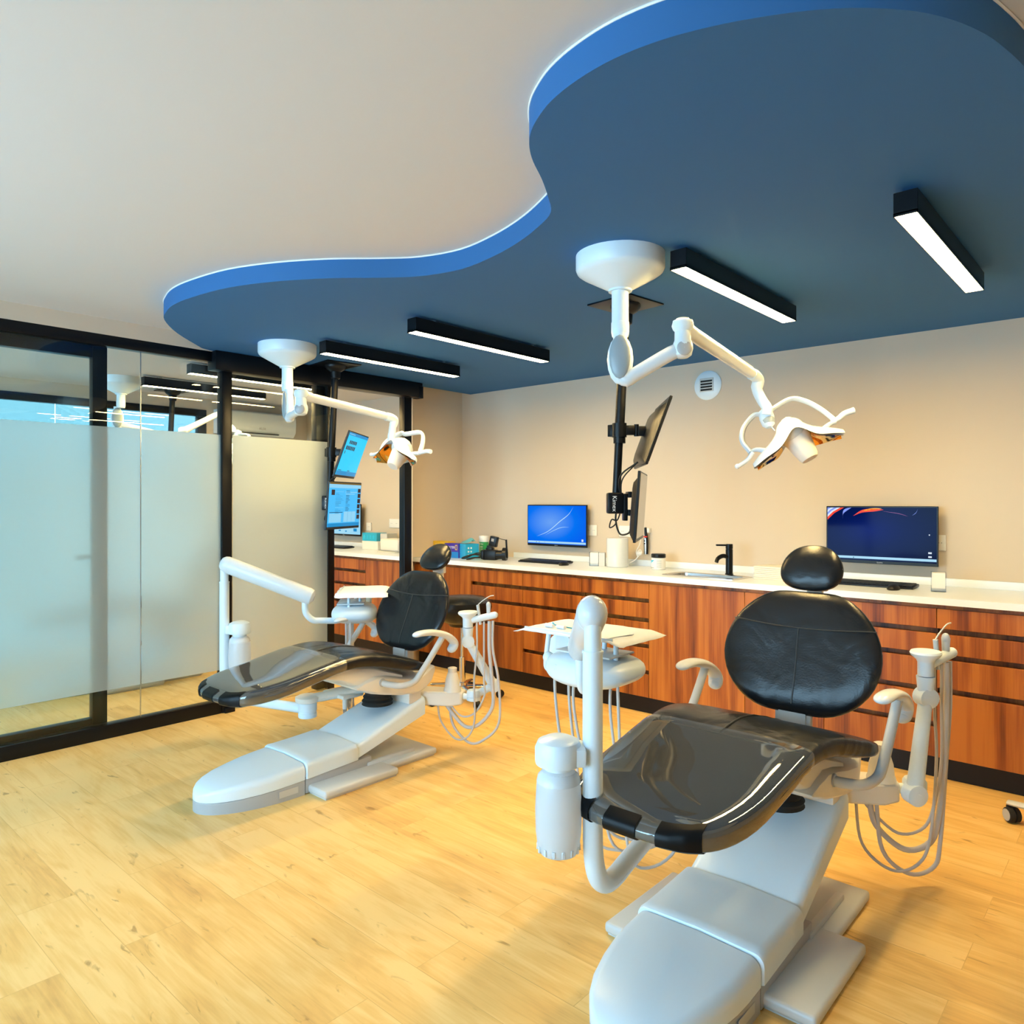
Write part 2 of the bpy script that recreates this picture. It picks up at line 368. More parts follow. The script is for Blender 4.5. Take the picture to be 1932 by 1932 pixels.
# far glazed wall of the neighbouring room, open to daylight
w = thing('window_2', '', ''); del w['label'], w['category']; struct(w)
mb = MB(); mb.box(XF - .06, XF + .01, YF, 3.55, 2.29, 2.36, .003); mb.box(XF - .06, XF + .01, 3.46, 3.55, 0, 2.29, .003); mb.box(XF - .06, XF + .01, YF, 3.46, 0, .08, .003)
mb.build('window_frame', black, w)
for a, b in ((YF + .01, .9), (.905, 2.16), (2.165, 3.46)): pane('glass_pane', XF - .02, a, b, .08, 2.29, m=tinted, par=w, film=FZ)
w = thing('window_3', '', ''); del w['label'], w['category']; struct(w)  # unseen windows, cut back at the right to keep daylight on the left
for a, b in ((-7.3, -4.95), (-4.45, -1.9), (-1.75, -.5)):
    mb = MB(); y = YF - .05
    for x0, x1, z0, z1 in ((a, b, .25, .30), (a, b, 2.27, 2.32), (a, a + .05, .3, 2.27), (b - .05, b, .3, 2.27), ((a + b) / 2 - .02, (a + b) / 2 + .02, .3, 2.27)): mb.box(x0, x1, y - .03, y + .03, z0, z1)
    mb.build('window_frame', black, w, smooth=False)
    mb = MB(); mb.box(a + .05, b - .05, y - .003, y + .003, .3, 2.27); mb.build('glass_pane', glass, w, smooth=False)
mb = MB(); mb.box(XL - .03, XL + .005, 3.962, 3.975, 0, 2.27)
struct(mb.build('trim_2', whitetrim, smooth=False))

# ================================================================ CABINETS + COUNTER
YC = 4.15
ZT = .92; ZU = .885
def cabinet(x0, x1, kind, label):
    t = thing('base_cabinet', label, 'cabinet', (x0, YC, 0), group='walnut base cabinets under the worktop')
    w = x1 - x0; g = .0015
    b = MB(); b.box(.003, w - .003, .05, .585, .11, .884)
    if kind == 'door': b.box(0, w, .012, .05, .863, .884)
    else: b.box(0, w, .02, .05, .863, .884)
    b.build('cabinet_body', walnutm, t, smooth=False)
    b = MB(); b.box(0, w, .055, .075, 0, .115); b.build('plinth', blackp, t, smooth=False)
    def front(nm, z0, z1, gola):
        b = MB(); b.box(g, w - g, 0, .02, z0, z1, .001, seg=1)
        return b.build(nm, walnutm, t, smooth=False)
    if kind == 'door': front('cabinet_door', .118, .863, 0)
    elif kind == 'panel': front('filler_panel', .118, .863, 0)
    else:
        zs = {5: [(.863, .765), (.737, .637), (.609, .467), (.439, .296), (.268, .118)], 4: [(.863, .765), (.737, .637), (.609, .467), (.439, .118)]}[kind]
        for a, c in zs: front('drawer_front', c, a, 1)
    return t
U = [(-4.845, -4.15, 'panel', 'walnut filler cabinet at the left wall end of the worktop'),
     (-4.15, -3.603, 4, 'four-drawer walnut cabinet behind the left dental chair'),
     (-3.603, -3.055, 5, 'five-drawer walnut cabinet below the keyboard of the left wall monitor'),
     (-3.055, -2.511, 5, 'five-drawer walnut cabinet just left of the sink door'),
     (-2.511, -1.857, 'door', 'plain walnut door cabinet under the steel sink'),
     (-1.857, -1.40, 'door', 'walnut door cabinet hidden partly by the right chair backrest'),
     (-1.40, -.851, 5, 'five-drawer walnut cabinet behind the right chair armrest'),
     (-.851, .05, 4, 'wide four-drawer walnut cabinet at the right edge of the view')]
for u in U: cabinet(*u)
t = thing('worktop', 'long white worktop with upstand over the walnut cabinets of the main room', 'worktop', (0, 0, 0))
def ctop(x0, x1, holes, t):
    b = MB(); xs = x0
    if holes:
        hx0, hx1, hy0, hy1 = holes
        b.box(x0, hx0, YC - .02, YB - .001, ZU, ZT); b.box(hx1, x1, YC - .02, YB - .001, ZU, ZT)
        b.box(hx0, hx1, YC - .02, hy0, ZU, ZT); b.box(hx0, hx1, hy1, YB - .001, ZU, ZT)
    else: b.box(x0, x1, YC - .02, YB - .001, ZU, ZT)
    return b.build('worktop_slab', counterm, t, smooth=False)
ctop(XP + .002, XR, (-2.44, -1.98, 4.26, 4.46), t)
mb = MB(); mb.box(-4.21, XR, YB - .022, YB - .001, ZT, .965, .002); mb.build('upstand', counterm, t)
# sink
t = thing('sink', 'inset steel sink with drain slots in the white worktop', 'sink', (-2.21, 4.36, ZT))
mb = MB()
for a in (0,):
    def rr(hx, hy, r, z, n=6):
        o_ = []
        for cx, cy, a0 in ((hx - r, hy - r, 0), (-hx + r, hy - r, 90), (-hx + r, -hy + r, 180), (hx - r, -hy + r, 270)):
            for k in range(n + 1): a_ = R(a0 + 90 * k / n); o_.append((cx + r * math.cos(a_), cy + r * math.sin(a_), z))
        return o_
mb.loft([rr(.265, .135, .04, .0), rr(.265, .135, .04, .004), rr(.235, .105, .04, .006), rr(.225, .095, .04, .001), rr(.215, .085, .045, -.10), rr(.15, .05, .04, -.11)], (0, 1))
mb.build('basin', steel, t)
mb = MB()
for k in range(6): mb.box(-.02 + k * .018 - (.0 if k < 3 else -.01), -.01 + k * .018 + (.01 if k > 2 else 0), -.0885, -.086, -.030, -.016)
mb.build('overflow_slots', blackp, t)
mb = MB(); mb.cyl((0, 0, -.112), (0, 0, -.106), .028); mb.build('drain', steel, t)
# faucet
t = thing('faucet', 'matt black mixer tap behind the steel sink', 'faucet', (-2.14, 4.545, ZT))
mb = MB(); mb.lathe([(.027, 0), (.027, .006), (.023, .01), (.023, .165), (.021, .167), (.021, .170), (.023, .172), (.023, .20), (.02, .202)]); mb.build('tap_body', black, t)
mb = MB(); mb.tube([(0, -.01, .115), (-.02, -.05, .125), (-.035, -.09, .11), (-.04, -.105, .085)], .011, 10, k=5, flat=1.3); mb.build('spout', black, t)
mb = MB(); mb.box(-.085, .0, -.014, .014, .188, .200, .003, M=Matrix.Rotation(R(32), 4, 'Z')); mb.build('lever', black, t)

# ================================================================ NEIGHBOUR ROOM
def nb_cab(x0, x1, kind, lb): return cabinet(x0, x1, kind, lb)
nb_cab(-6.20, -5.54, 4, 'four-drawer walnut cabinet seen through the open glass doorway, left one')
nb_cab(-5.54, -5.01, 'door', 'plain walnut door cabinet seen through the open glass doorway, beside the doorpost')
nb_cab(-6.9, -6.20, 'door', 'walnut cabinet in the next room behind the black door jamb')
t = thing('worktop', 'white worktop in the next room seen through the glass doorway', 'worktop', (0, 0, 0))
ctop(XF, -4.992, None, t)
mb = MB(); mb.box(XF, -4.992, YB - .022, YB - .001, ZT, .965, .002); mb.build('upstand', counterm, t)

# air conditioner
t = thing('air_conditioner', 'white split air conditioner high on the far wall of the next room', 'air conditioner', (XF, 4.06, 2.12))
mb = MB()
prof = [(0, .0), (.14, .0), (.185, .05), (.195, .15), (.185, .235), (.15, .255), (0, .258)]
mb.loft([[(px, y, pz) for px, pz in prof] for y in (-.435, .435)], (1, 1)); mb.build('casing', whiteg, t, bev=.008)
mb = MB(); mb.box(.165, .192, -.36, .22, .014, .024); mb.build('air_slot', blackr, t, smooth=False)
mb = MB(); textmesh(mb, 'AUX', .04, Matrix.Translation((.196, .02, .07)) @ Matrix.Rotation(R(90), 4, 'Z') @ Matrix.Rotation(R(90), 4, 'X'), None); mb.build('logo', greyprint, t, smooth=False)

# ================================================================ LINEAR LIGHTS
def linlight(x, zc, label):
    t = thing('linear_ceiling_light', label, 'ceiling light', (x, 3.09, zc - .09), group='black linear ceiling lights')
    b = MB(); w, l = .035, .562
    b.box(-w, w, -l, l, .004, .075, .0015, seg=1)
    b.box(-w, -w + .003, -l, l, -.0005, .01); b.box(w - .003, w, -l, l, -.0005, .01)
    b.box(-w, w, -l, -l + .004, -.0005, .01); b.box(-w, w, l - .004, l, -.0005, .01)
    b.build('housing', black, t)
    b = MB(); b.box(-w + .004, w - .004, -l + .006, l - .006, .0005, .006); b.build('diffuser', lampm, t, smooth=False)
    for yy in (-.42, .42):
        b = MB(); b.box(-.045, -.02, yy - .015, yy + .015, .074, .09, .001, seg=1); b.box(-.02, .02, yy - .012, yy + .012, .074, .09); b.build('ceiling_clip', steel, t)
    return t
linlight(-.605, ZS, 'black linear ceiling light nearest the right edge, lit, alone')
linlight(-1.40, ZS, 'lit black linear ceiling light just right of the big white lamp canopy')
linlight(-2.975, ZS, 'lit black linear ceiling light in the middle of the blue ceiling')
linlight(-3.80, ZS, 'lit black linear ceiling light touching the far white lamp canopy')
linlight(-5.60, ZC, 'lit linear light in the next room, nearer the glass partition')
linlight(-6.47, ZC, 'lit linear light in the next room, farther from the glass, by its lamp canopy')

# ================================================================ DENTAL LIGHTS
F = V((-.6665, .7455, 0)); RT = V((.7455, .6665, 0)); UP = V((0, 0, 1))
def at(px, py, t): return F * t + RT * ((px - 966) / 1376 * t) + V((0, 0, H + (948 - py) / 1376 * t))
def dental_light(label, c, zc, elbow, joint, end, hub, head, W, Fdir, head_on=True):
    """c: canopy centre; all points in world metres"""
    o = V((c[0], c[1], zc))
    t = thing('dental_light', label, 'dental light', o, group='ceiling mounted dental lights')
    L_ = lambda p: V(p) - o
    b = MB(); b.lathe([(.165, 0), (.178, 0), (.178, -.055), (.172, -.068), (.155, -.08), (.055, -.135), (.047, -.138), (.047, -.146), (.036, -.146)], n=40); b.build('ceiling_canopy', white, t)
    e = L_(elbow)
    b = MB(); b.cyl((0, 0, -.14), (0, 0, e.z + .20), .034, .034); b.lathe([(.0345, 0), (.036, -.004), (.036, -.04), (.032, -.06), (.028, -.062)], c=(0, 0, e.z + .20)); b.build('drop_tube', white, t)
    # elbow blob
    j = L_(joint); dirh = V((j.x - e.x, j.y - e.y, 0)).normalized(); side = dirh.cross(UP)
    b = MB(); b.tube([e + UP * .15, e + UP * .08, e, e - UP * .03], (.028, .030), 14, k=3)
    b.ell((0, 0, 0), .052, .036, .10, M=Matrix.Translation(e + UP * .045) @ Matrix(((dirh.x, side.x, 0, 0), (dirh.y, side.y, 0, 0), (0, 0, 1, 0), (0, 0, 0, 1))))
    eb = b.build('elbow_joint', white, t)
    b = MB()
    for sgn in (-1, 1):
        b.ell((0, 0, 0), .042, .014, .088, M=Matrix.Translation(e + UP * .052 + side * sgn * .028) @ Matrix(((dirh.x, side.x, 0, 0), (dirh.y, side.y, 0, 0), (0, 0, 1, 0), (0, 0, 0, 1))))
    lab(b.build('elbow_cap', greydk, eb), 'grey oval cover')
    b = MB(); jl = j - UP * .065
    b.tube([e + UP * .02 - dirh * .005, e - UP * .035 + dirh * .02, e - UP * .015 + dirh * .06, jl + (e - jl).normalized() * .05, jl], .029, 16, k=4); b.build('lower_arm', whiteg, t)
    b = MB(); b.lathe([(.02, -.034), (.034, -.024), (.040, 0), (.038, .02), (.032, .035), (.031, .07), (.038, .078), (.043, .092), (.038, .112), (.02, .12)], c=jl); jj = b.build('pivot_joint', white, t)
    b = MB(); b.lathe([(.002, .118), (.026, .117), (.024, .122), (.0, .126)], c=jl); lab(b.build('joint_cap', greydk, jj), 'grey joint cap')
    b = MB(); b.ell((0, 0, 0), .030, .010, .030, M=Matrix.Translation(jl - F * .030) @ Matrix.Rotation(math.atan2(RT.y, RT.x), 4, 'Z')); lab(b.build('joint_cap', greyp, jj), 'grey oval end cap')
    E = L_(end); d = (E - (jl + UP * .09)).normalized()
    b = MB(); st = jl + UP * .085
    b.tube([st, st + d * .07], (.034, .030), 16); b.tube([st + d * .07, E - d * .03], (.027, .024), 16)
    a_, b_ = frame(d)
    for s_ in (-.013, .013): b.tube([st + d * .08 + a_ * s_ + b_ * .022, E - d * .08 + a_ * s_ + b_ * .020], .004, 6)
    b.build('upper_arm', whiteg, t)
    hb = L_(hub)
    b = MB(); b.tube([E - d * .06, E - d * .01, E + d * .015 - UP * .015, E - UP * .055, (E + hb) / 2 - UP * .02, hb + UP * .03, hb], lambda s: .027 if s < .5 else .024, 14, k=4); b.build('neck', white, t)
    # head in its own frame
    W = V(W).normalized(); Fd = V(Fdir); Fd = (Fd - W * Fd.dot(W)).normalized(); U_ = -Fd; D = U_.cross(W)
    hc = L_(head)
    M = Matrix(((W.x, D.x, U_.x, hc.x), (W.y, D.y, U_.y, hc.y), (W.z, D.z, U_.z, hc.z), (0, 0, 0, 1)))
    b = MB(); hl = M.inverted() @ hb
    b.M = M
    pts_ = []
    import_n = 20
    b.tube([(-.20, 0, -.015), (-.215, 0, .05), (-.185, 0, .11), (-.12, 0, .15), (hl.x, 0, max(.14, hl.z)), (.05, 0, .165), (.11, 0, .135), (.16, 0, .07), (.195, 0, .0)], .010, 10, k=6, flat=1.9)
    yk = b.build('yoke', white, t)
    b = MB(); b.M = M; b.tube([(-.185, .012, -.01), (-.20, .012, .05), (-.17, .012, .11), (-.11, .012, .148)], .0025, 6, k=4); lab(b.build('yoke_groove', greyp, yk), 'dark groove line'); b = MB(); b.M = M; b.tube([(.06, .013, .163), (.115, .013, .132), (.165, .013, .065), (.19, .013, .01)], .0025, 6, k=4); lab(b.build('yoke_groove', greyp, yk), 'dark groove line')
    b = MB(); b.M = M
    b.lathe([(.016, .045), (.030, .035), (.034, .0), (.028, -.035), (.014, -.048)], c=(hl.x, 0, hl.z - .005), ax=(.15, 0, 1)); b.tube([(hl.x, 0, hl.z - .04), (hl.x + .01, 0, .045)], .0025, 6)
    b.build('hub', white, yk)
    for sg in (-1, 1):
        b = MB(); b.M = M
        if sg > 0: b.tube([(.18, 0, -.005), (.215, 0, .0), (.245, 0, .012), (.29, 0, .012)], lambda s: .011 + .003 * s, 10, k=4)
        else: b.tube([(-.19, 0, -.02), (-.225, 0, -.045), (-.275, 0, -.06)], lambda s: .010, 10, k=4); b.ell((-.277, 0, -.058), .012, .012, .012)
        b.build('handle', white, yk)
    b = MB(); b.M = M
    def zt(x): return .075 * math.exp(-(x / .062) ** 2) - .9 * x * x * (2.1 if x < 0 else 1.7)
    def dd(x): return .104 * math.sqrt(max(0.0, 1 - (x / .212) ** 2)) * (.75 + .25 * math.cos(x / .2 * math.pi)) + .004
    rings = []
    for i in range(29):
        x = -.21 + .42 * i / 28; z = zt(x); w_ = dd(x); th = .012
        sag = .75 * w_
        rings.append([(x, w_ * math.cos(a), z + (th if math.sin(a) > 0 else -th * .3) * abs(math.sin(a)) ** .6 - sag * (math.cos(a)) ** 2) for a in [2 * math.pi * k / 20 for k in range(20)]])
    b.loft(rings); b.ell((0, 0, .012), .066, .082, .066, n=24); b.build('shade', whiteg, t)
    for sg in (-1, 1):
        b = MB(); b.M = M; b.tube([(sg * .135, 0, zt(sg * .135) + .002), (sg * .17, 0, -.012), (sg * .198, 0, -.012)], (.020, .012), 10, k=3, flat=.6); b.build('yoke_mount', white, yk)
    b = MB(); b.M = M; b.lathe([(.026, .012), (.030, 0), (.026, -.016)], c=(hl.x, -.006, hl.z - .02), ax=(.15, 0, 1)); lab(b.build('hub_insert', greydk, yk), 'grey hub insert')
    for sg in (-1, 1):
        b = MB(); b.M = M; rings = []
        for i in range(13):
            x = sg * (.045 + .15 * i / 12); w_ = dd(x) * .9; z = zt(x) - .006
            rings.append([(x, w_ * math.cos(a), z - .62 * w_ * math.cos(a) ** 2 - .012 - (.03 * math.sin(math.pi * i / 12) * (1 - math.cos(a) ** 2))) for a in [math.pi * k / 14 for k in range(15)]])
        b.loft(rings, (0, 0), closed=False); lab(b.build('reflector', gold, t), 'gold mirrored reflector')
    b = MB(); b.M = M; b.lathe([(.050, .045), (.064, .0), (.060, -.03), (.044, -.125), (.036, -.138), (.010, -.14)], c=(.010, 0, 0), ax=(-.14, 0, 1), sx=1.0); lab(b.build('lamp_shield', cream, t), 'cream cup shaped shield')
    return t
# right light
W2 = RT * .93 + UP * .33 - F * .15
dental_light('white dental light with gull shaped head over the right chair', (-1.633, 2.48), ZS, at(1170, 700, 2.92), at(1288, 628, 2.87), at(1428, 712, 3.38), at(1447, 782, 3.36), at(1494, 820, 3.34), W2, V((0, 0, -1)) - F * .28)
W1 = RT * .70 - F * .66 - UP * .1
dental_light('white dental light over the left chair, seen in front of the glass doorway', (-4.127, 2.488), ZS, at(545, 780, 4.59), at(568, 752, 4.30), at(741, 789, 4.85), at(738, 832, 4.84), at(757, 850, 4.80), W1, V((0, 0, -1)) - F * .75 - RT * .35)
dental_light('white dental light in the next room, mostly hidden by frosted film', (-6.76, 2.46), ZC, at(221, 800, 6.35), at(345, 818, 6.6), at(420, 777, 7.0), at(440, 815, 7.0), at(450, 850, 6.9), W1, V((0, 0, -1)) - F * .5)

# ================================================================ MONITOR POLES
def lean(c, zt, k): return V((c[0], c[1], zt))
BLD = RT * -1
def pole_unit(label, c, zc, lx):
    t = thing('monitor_ceiling_mount', label, 'monitor mount', (c[0], c[1], zc), group='black ceiling monitor poles')
    b = MB(); b.box(-.135, .135, -.135, .135, -.008, 0, .002, M=Matrix.Rotation(R(-6), 4, 'Z')); b.build('ceiling_plate', black, t)
    b = MB(); b.lathe([(.075, -.008), (.075, -.02), (.06, -.04), (.036, -.055), (.033, -.10), (.027, -.105)]); b.build('flange', blackp, t)
    def P(z): k = (zc - z) / 1.05; q = RT * (-.05 * k); return V((q.x, q.y, z - zc))
    b = MB(); b.cyl(P(zc - .05), P(1.74), .0245, .0245); b.cyl(P(1.76), P(1.36), .0205, .0205); b.build('pole', black, t)
    n = V((.91, .42, 0)).normalized()
    q = P(1.757)
    b = MB(); b.cyl(q - UP * .035, q + UP * .035, .036); b.box(-.06, -.02, -.018, .018, -.03, .03, .003, M=Matrix.Translation(q)); b.cyl(q - UP * .065, q - UP * .03, .03)
    cl = b.build('clamp', black, t)
    b = MB(); ang = math.atan2(RT.y, RT.x)
    b.box(.03, .075, -.017, .017, -.024, .024, .003, M=Matrix.Translation(q) @ Matrix.Rotation(ang, 4, 'Z')); b.cyl(q + RT * .085 - UP * .03, q + RT * .085 + UP * .03, .012)
    b.box(.09, .13, -.02, .02, -.028, .02, .003, M=Matrix.Translation(q) @ Matrix.Rotation(ang, 4, 'Z')); b.build('bracket_arm', black, t)
    q = P(1.39)
    b = MB(); M = Matrix.Translation(q) @ Matrix.Rotation(ang, 4, 'Z'); b.box(-.045, .035, -.035, .035, -.05, .055, .008, M=M); bb = b.build('bracket_box', black, t)
    b = MB(); textmesh(b, 'Kimex', .03, M @ Matrix.Translation((-.012, -.0356, 0)) @ Matrix.Rotation(R(90), 4, 'X') @ Matrix.Rotation(R(-90), 4, 'Z'), None); lab(b.build('brand_lettering', whitetrim, bb, smooth=False), 'white vertical brand lettering')
    b = MB(); b.box(.035, .055, -.03, .03, -.085, .05, .003, M=M); b.box(.055, .075, -.05, .05, -.06, -.03, .003, M=M); b.box(.055, .075, -.05, .05, .03, .06, .003, M=M); b.build('vesa_bracket', black, t)
    return t, P
SCREEN = {}
def scr(name, col, s=1.0):
    if name not in SCREEN: SCREEN[name] = screenmat('screen_' + name, col, s)
    return SCREEN[name]
def monitor(name, label, M, w, h, quads, base, group=None, depth=.03, bulge=True, brand=None, backm=None):
    """M places the screen centre; local x right, z up, -y faces viewer"""
    t = thing(name, label, 'monitor', M.to_translation(), group=group); t.rotation_euler = M.to_euler()
    b = MB(); b.box(-w / 2, w / 2, 0.001, .014, -h / 2, h / 2, .002, seg=1)
    if bulge: b.loft([[(-w * a, y, -h * .5 * k), (w * a, y, -h * .5 * k), (w * a, y, h * .42 * k), (-w * a, y, h * .42 * k)] for a, y, k in ((.46, .013, .98), (.38, .035, .8), (.3, .042, .6))], (0, 1))
    b.build('casing', backm or blackp, t)
    b = MB(); e = .008; b.box(-w / 2 + e, w / 2 - e, -.0006, .002, -h / 2 + .018, h / 2 - e, m=base)
    W_, H_ = w - 2 * e, h - .018 - e; x0, z0 = -w / 2 + e, -h / 2 + .018
    for i, (a, c, d_, f_, m_) in enumerate(quads):
        y = -.0009 - .0002 * (i % 4)
        b.poly([(x0 + W_ * a, y, z0 + H_ * c), (x0 + W_ * d_, y, z0 + H_ * c), (x0 + W_ * d_, y, z0 + H_ * f_), (x0 + W_ * a, y, z0 + H_ * f_)], m_)
    sc_ = b.build('screen', base, t, smooth=False)
    if brand:
        b = MB(); textmesh(b, brand, .013, Matrix.Translation((0, .0004, -h / 2 + .009)) @ Matrix.Rotation(R(90), 4, 'X'), None); b.build('brand_lettering', greyp, t, smooth=False)
    return t, sc_
S = 1.0
upC, loC, dkB, midB, pale, taskb = scr('cyan', (.0, .60, 1.0), 1.15), scr('lightcyan', (.06, .52, .98), 1.1), scr('maroon', (.05, .02, .03), .6), scr('midblue', (.0, .32, .75), .9), scr('pale', (.30, .72, 1.0), 1.0), scr('line', (.01, .12, .25), .7)
offscr = pbr('screen_off', (.02, .021, .023), .12, spec=.9)
def uiquads(kind):
    q = []; rnd = random.Random(3 if kind else 5)
    if kind == 0:
        q += [(0, .93, 1, 1, midB), (.02, .95, .3, .97, pale), (0, 0, 1, .1, midB), (.05, .11, .2, .125, taskb), (.5, .11, .62, .13, taskb)]
        for i in range(5): q.append((.14 + i * .075, .74, .195 + i * .075, .82, dkB))
        for i in range(6): q.append((.06 + i * .075, .60, .115 + i * .075, .69, dkB))
        q.append((.06, .50, .09, .57, dkB))
    else:
        q += [(0, .965, 1, 1, scr('amber', (.25, .14, .02), .8)), (.0, .88, 1, .965, pale), (0, 0, 1, .08, midB)]
        for i in range(6): q.append((.9, .16 + i * .125, .99, .26 + i * .125, dkB))
        q.append((.07, .72, .17, .84, dkB))
        for i in range(16): q.append((.2, .30 + i * .033, .2 + rnd.uniform(.08, .28), .306 + i * .033, rnd.choice([midB, pale, taskb])))
        for i in range(14): q.append((.52, .36 + i * .035, .52 + rnd.uniform(.06, .14), .372 + i * .035, rnd.choice([midB, taskb])))
        q += [(.48, .10, .86, .34, pale), (.04, .10, .40, .30, pale), (.04, .32, .44, .335, taskb), (.60, .1, .605, .34, midB), (.73, .1, .735, .34, midB), (.5, .78, .88, .80, pale), (.5, .74, .8, .755, pale)]
    return q
def arm_monitors(P, c, zc, la, lb, lc, off=False):
    base = V((c[0], c[1], 0)) + V((.12, .05, 0)) + V((P(1.4).x, P(1.4).y, 0))
    out = []
    for nm, lb_, z, tilt, q, bm_ in (('lower', lb, 1.375, 4, uiquads(1), loC), ('upper', la, 1.728, 20, uiquads(0), upC)):
        u = (F + RT * (.25 if nm == 'lower' else .06)).normalized(); n_ = V((u.y, -u.x, 0)); n_ = n_ if n_.dot(RT) > 0 else -n_
        if off: q, bm_ = [], offscr
        cen = V((base.x, base.y, z)) + n_ * (.0 if nm == 'lower' else .055)
        ny = -n_; zz = UP; M = Matrix(((u.x, ny.x, 0, cen.x), (u.y, ny.y, 0, cen.y), (0, 0, 1, cen.z), (0, 0, 0, 1)))
        M = M @ Matrix.Rotation(R(tilt), 4, 'X')
        t, s_ = monitor('monitor', lb_, M, .50, .335, q, bm_, depth=.04, backm=blackp)
        out.append(M)
    m0 = out[1] @ V((-.10, .035, -.16)); m1 = out[0] @ V((-.10, .04, -.10)); pb = V((c[0], c[1], zc)) + P(1.36)
    b = MB()
    b.tube([m0, (m0 + pb) / 2 - n_ * .03 + UP * .05, pb + RT * .02 + UP * .06, pb + RT * .0 - UP * .04, pb - UP * .12 + RT * .02, m1 - UP * .03 - n_ * .01, m1], .0045, 8, k=6)
    b.tube([m0 + u * .02, (m0 + pb) / 2 - n_ * .02 + UP * .03 + u * .02, pb + RT * .03 + UP * .03, pb - UP * .05 + RT * .01, pb - UP * .05 - RT * .02, pb - UP * .09 - RT * .03, pb - UP * .07, pb - UP * .02], .0035, 8, k=6)
    tag(b.build('monitor_cable', blackr), lc, 'cable')
t, P = pole_unit('black ceiling pole carrying two monitors turned edge on, right', (-2.01, 3.10), ZS, 0)
arm_monitors(P, (-2.01, 3.10), ZS, 'upper tilted monitor on the right ceiling pole, seen edge on', 'lower monitor on the right ceiling pole, seen edge on', 'black cables looping below the bracket of the right monitor pole', off=True)
t, P = pole_unit('black ceiling pole with two bright blue screens, before the glass doorway', (-4.45, 3.07), ZS, 0)
arm_monitors(P, (-4.45, 3.07), ZS, 'upper tilted monitor with blank cyan screen on the left ceiling pole', 'lower monitor with busy blue chart screen on the left ceiling pole', 'black cables between the two monitors of the left ceiling pole')
pole_unit('black ceiling monitor pole in the next room behind frosted film', (-7.12, 3.06), ZC, 0)

# ---------------------------------------------------------------- wall monitors
def wallmon(label, x0, x1, z0, z1, y, base, quads, brand='iiyama'):
    M = Matrix.Translation(((x0 + x1) / 2, y, (z0 + z1) / 2))
    t, s_ = monitor('wall_monitor', label, M, x1 - x0, z1 - z0, quads, base, bulge=False, brand=brand)
    b = MB(); b.box(-.1, .1, .013, YB - y - .001, -.08, .08, .003); b.build('wall_bracket', blackp, t)
    return t, s_
bl = scr('win_blue', (.0, .17, 1.0), 1.0)
# gradient base for the blue desktop
def deskmat(name, stops, s=1.0):
    m, t, o = nt(name)
    tc = N(t, 'ShaderNodeTexCoord'); mp = N(t, 'ShaderNodeMapping'); mp.inputs['Location'].default_value = (.15, 0, -.12); mp.inputs['Scale'].default_value = (2.6, 0, 4.5)
    L(t, tc.outputs['Object'], mp.inputs['Vector'])
    g = N(t, 'ShaderNodeTexGradient', gradient_type='SPHERICAL'); L(t, mp.outputs[0], g.inputs['Vector'])
    rp = ramp(t, stops); L(t, g.outputs['Fac'], rp.inputs[0])
    p = N(t, 'ShaderNodeBsdfPrincipled'); p.inputs['Base Color'].default_value = (.001, .001, .0015, 1); p.inputs['Roughness'].default_value = .08; p.inputs['Specular IOR Level'].default_value = .04
    L(t, rp.outputs[0], p.inputs['Emission Color']); p.inputs['Emission Strength'].default_value = s * .55
    L(t, p.outputs[0], o.inputs[0]); return m
desk1 = deskmat('screen_blue_desktop', [(0, (.0, .13, .95)), (.35, (.0, .19, 1.0)), (1, (.16, .40, 1.0))])
desk2 = deskmat('screen_navy_desktop', [(0, (.0, .006, .05)), (.5, (.0, .008, .09)), (1, (.0, .010, .16))])
desk3 = deskmat('screen_pale_desktop', [(0, (.35, .75, 1.0)), (1, (.6, .9, 1.0))])
barm, darkbar, whitedot = scr('taskbar', (.45, .78, 1.0), 1.0), scr('darkbar', (.0, .02, .08), 1.0), scr('white', (.8, .9, 1), 1.0)
t, s_ = wallmon('wall monitor with bright blue wallpaper above the left keyboard', -4.01, -3.394, 1.037, 1.377, 4.68, desk1, [(0, .02, 1, .07, barm), (.93, .09, .96, .15, whitedot), (.15, .03, .16, .05, darkbar), (.2, .03, .21, .05, darkbar), (.3, .03, .31, .05, darkbar)])
b = MB()
def swoosh(pts, w0, m, b):
    P_ = crom([V((x, -.0022, z)) for x, z in pts], 8); n = len(P_)
    up = [p + V((0, 0, w0 * math.sin(math.pi * i / (n - 1)))) for i, p in enumerate(P_)]
    for i in range(n - 1): b.poly([P_[i], P_[i + 1], up[i + 1], up[i]], m)
swoosh([(-.21, -.095), (-.08, -.05), (.04, .03), (.13, .09), (.18, .155)], .008, scr('swoosh', (.45, .72, 1), 1.1), b)
swoosh([(-.12, -.085), (-.03, -.045), (.06, -.015), (.14, -.01)], .004, SCREEN['swoosh'], b)
lab(b.build('wallpaper_swoosh', SCREEN['swoosh'], s_, smooth=False), 'pale curved light streak')
t, s_ = wallmon('wall monitor with dark navy wallpaper and red swirl, behind right headrest', -1.558, -.948, 1.032, 1.374, 4.66, desk2, [(0, .03, 1, .075, barm), (.93, .1, .96, .13, whitedot), (.93, .17, .96, .2, whitedot), (.935, .5, .945, .52, whitedot), (.25, .035, .26, .06, darkbar)])
b = MB()
red, orange, wht, lil = scr('red', (1, .06, .02), 1), scr('orange', (1, .45, .05), 1.2), SCREEN['white'], scr('lilac', (.25, .35, 1), 1)
X0, Z1 = -.297, .162
for i, (a, m_) in enumerate(((.075, red), (.058, wht), (.044, lil), (.030, wht), (.016, lil))):
    y = -.0020 - i * .0002; b.poly([(X0, y, Z1), (X0 + a * 1.3, y, Z1), (X0 + a * .55, y, Z1 - a * .45), (X0, y, Z1 - a)], m_)
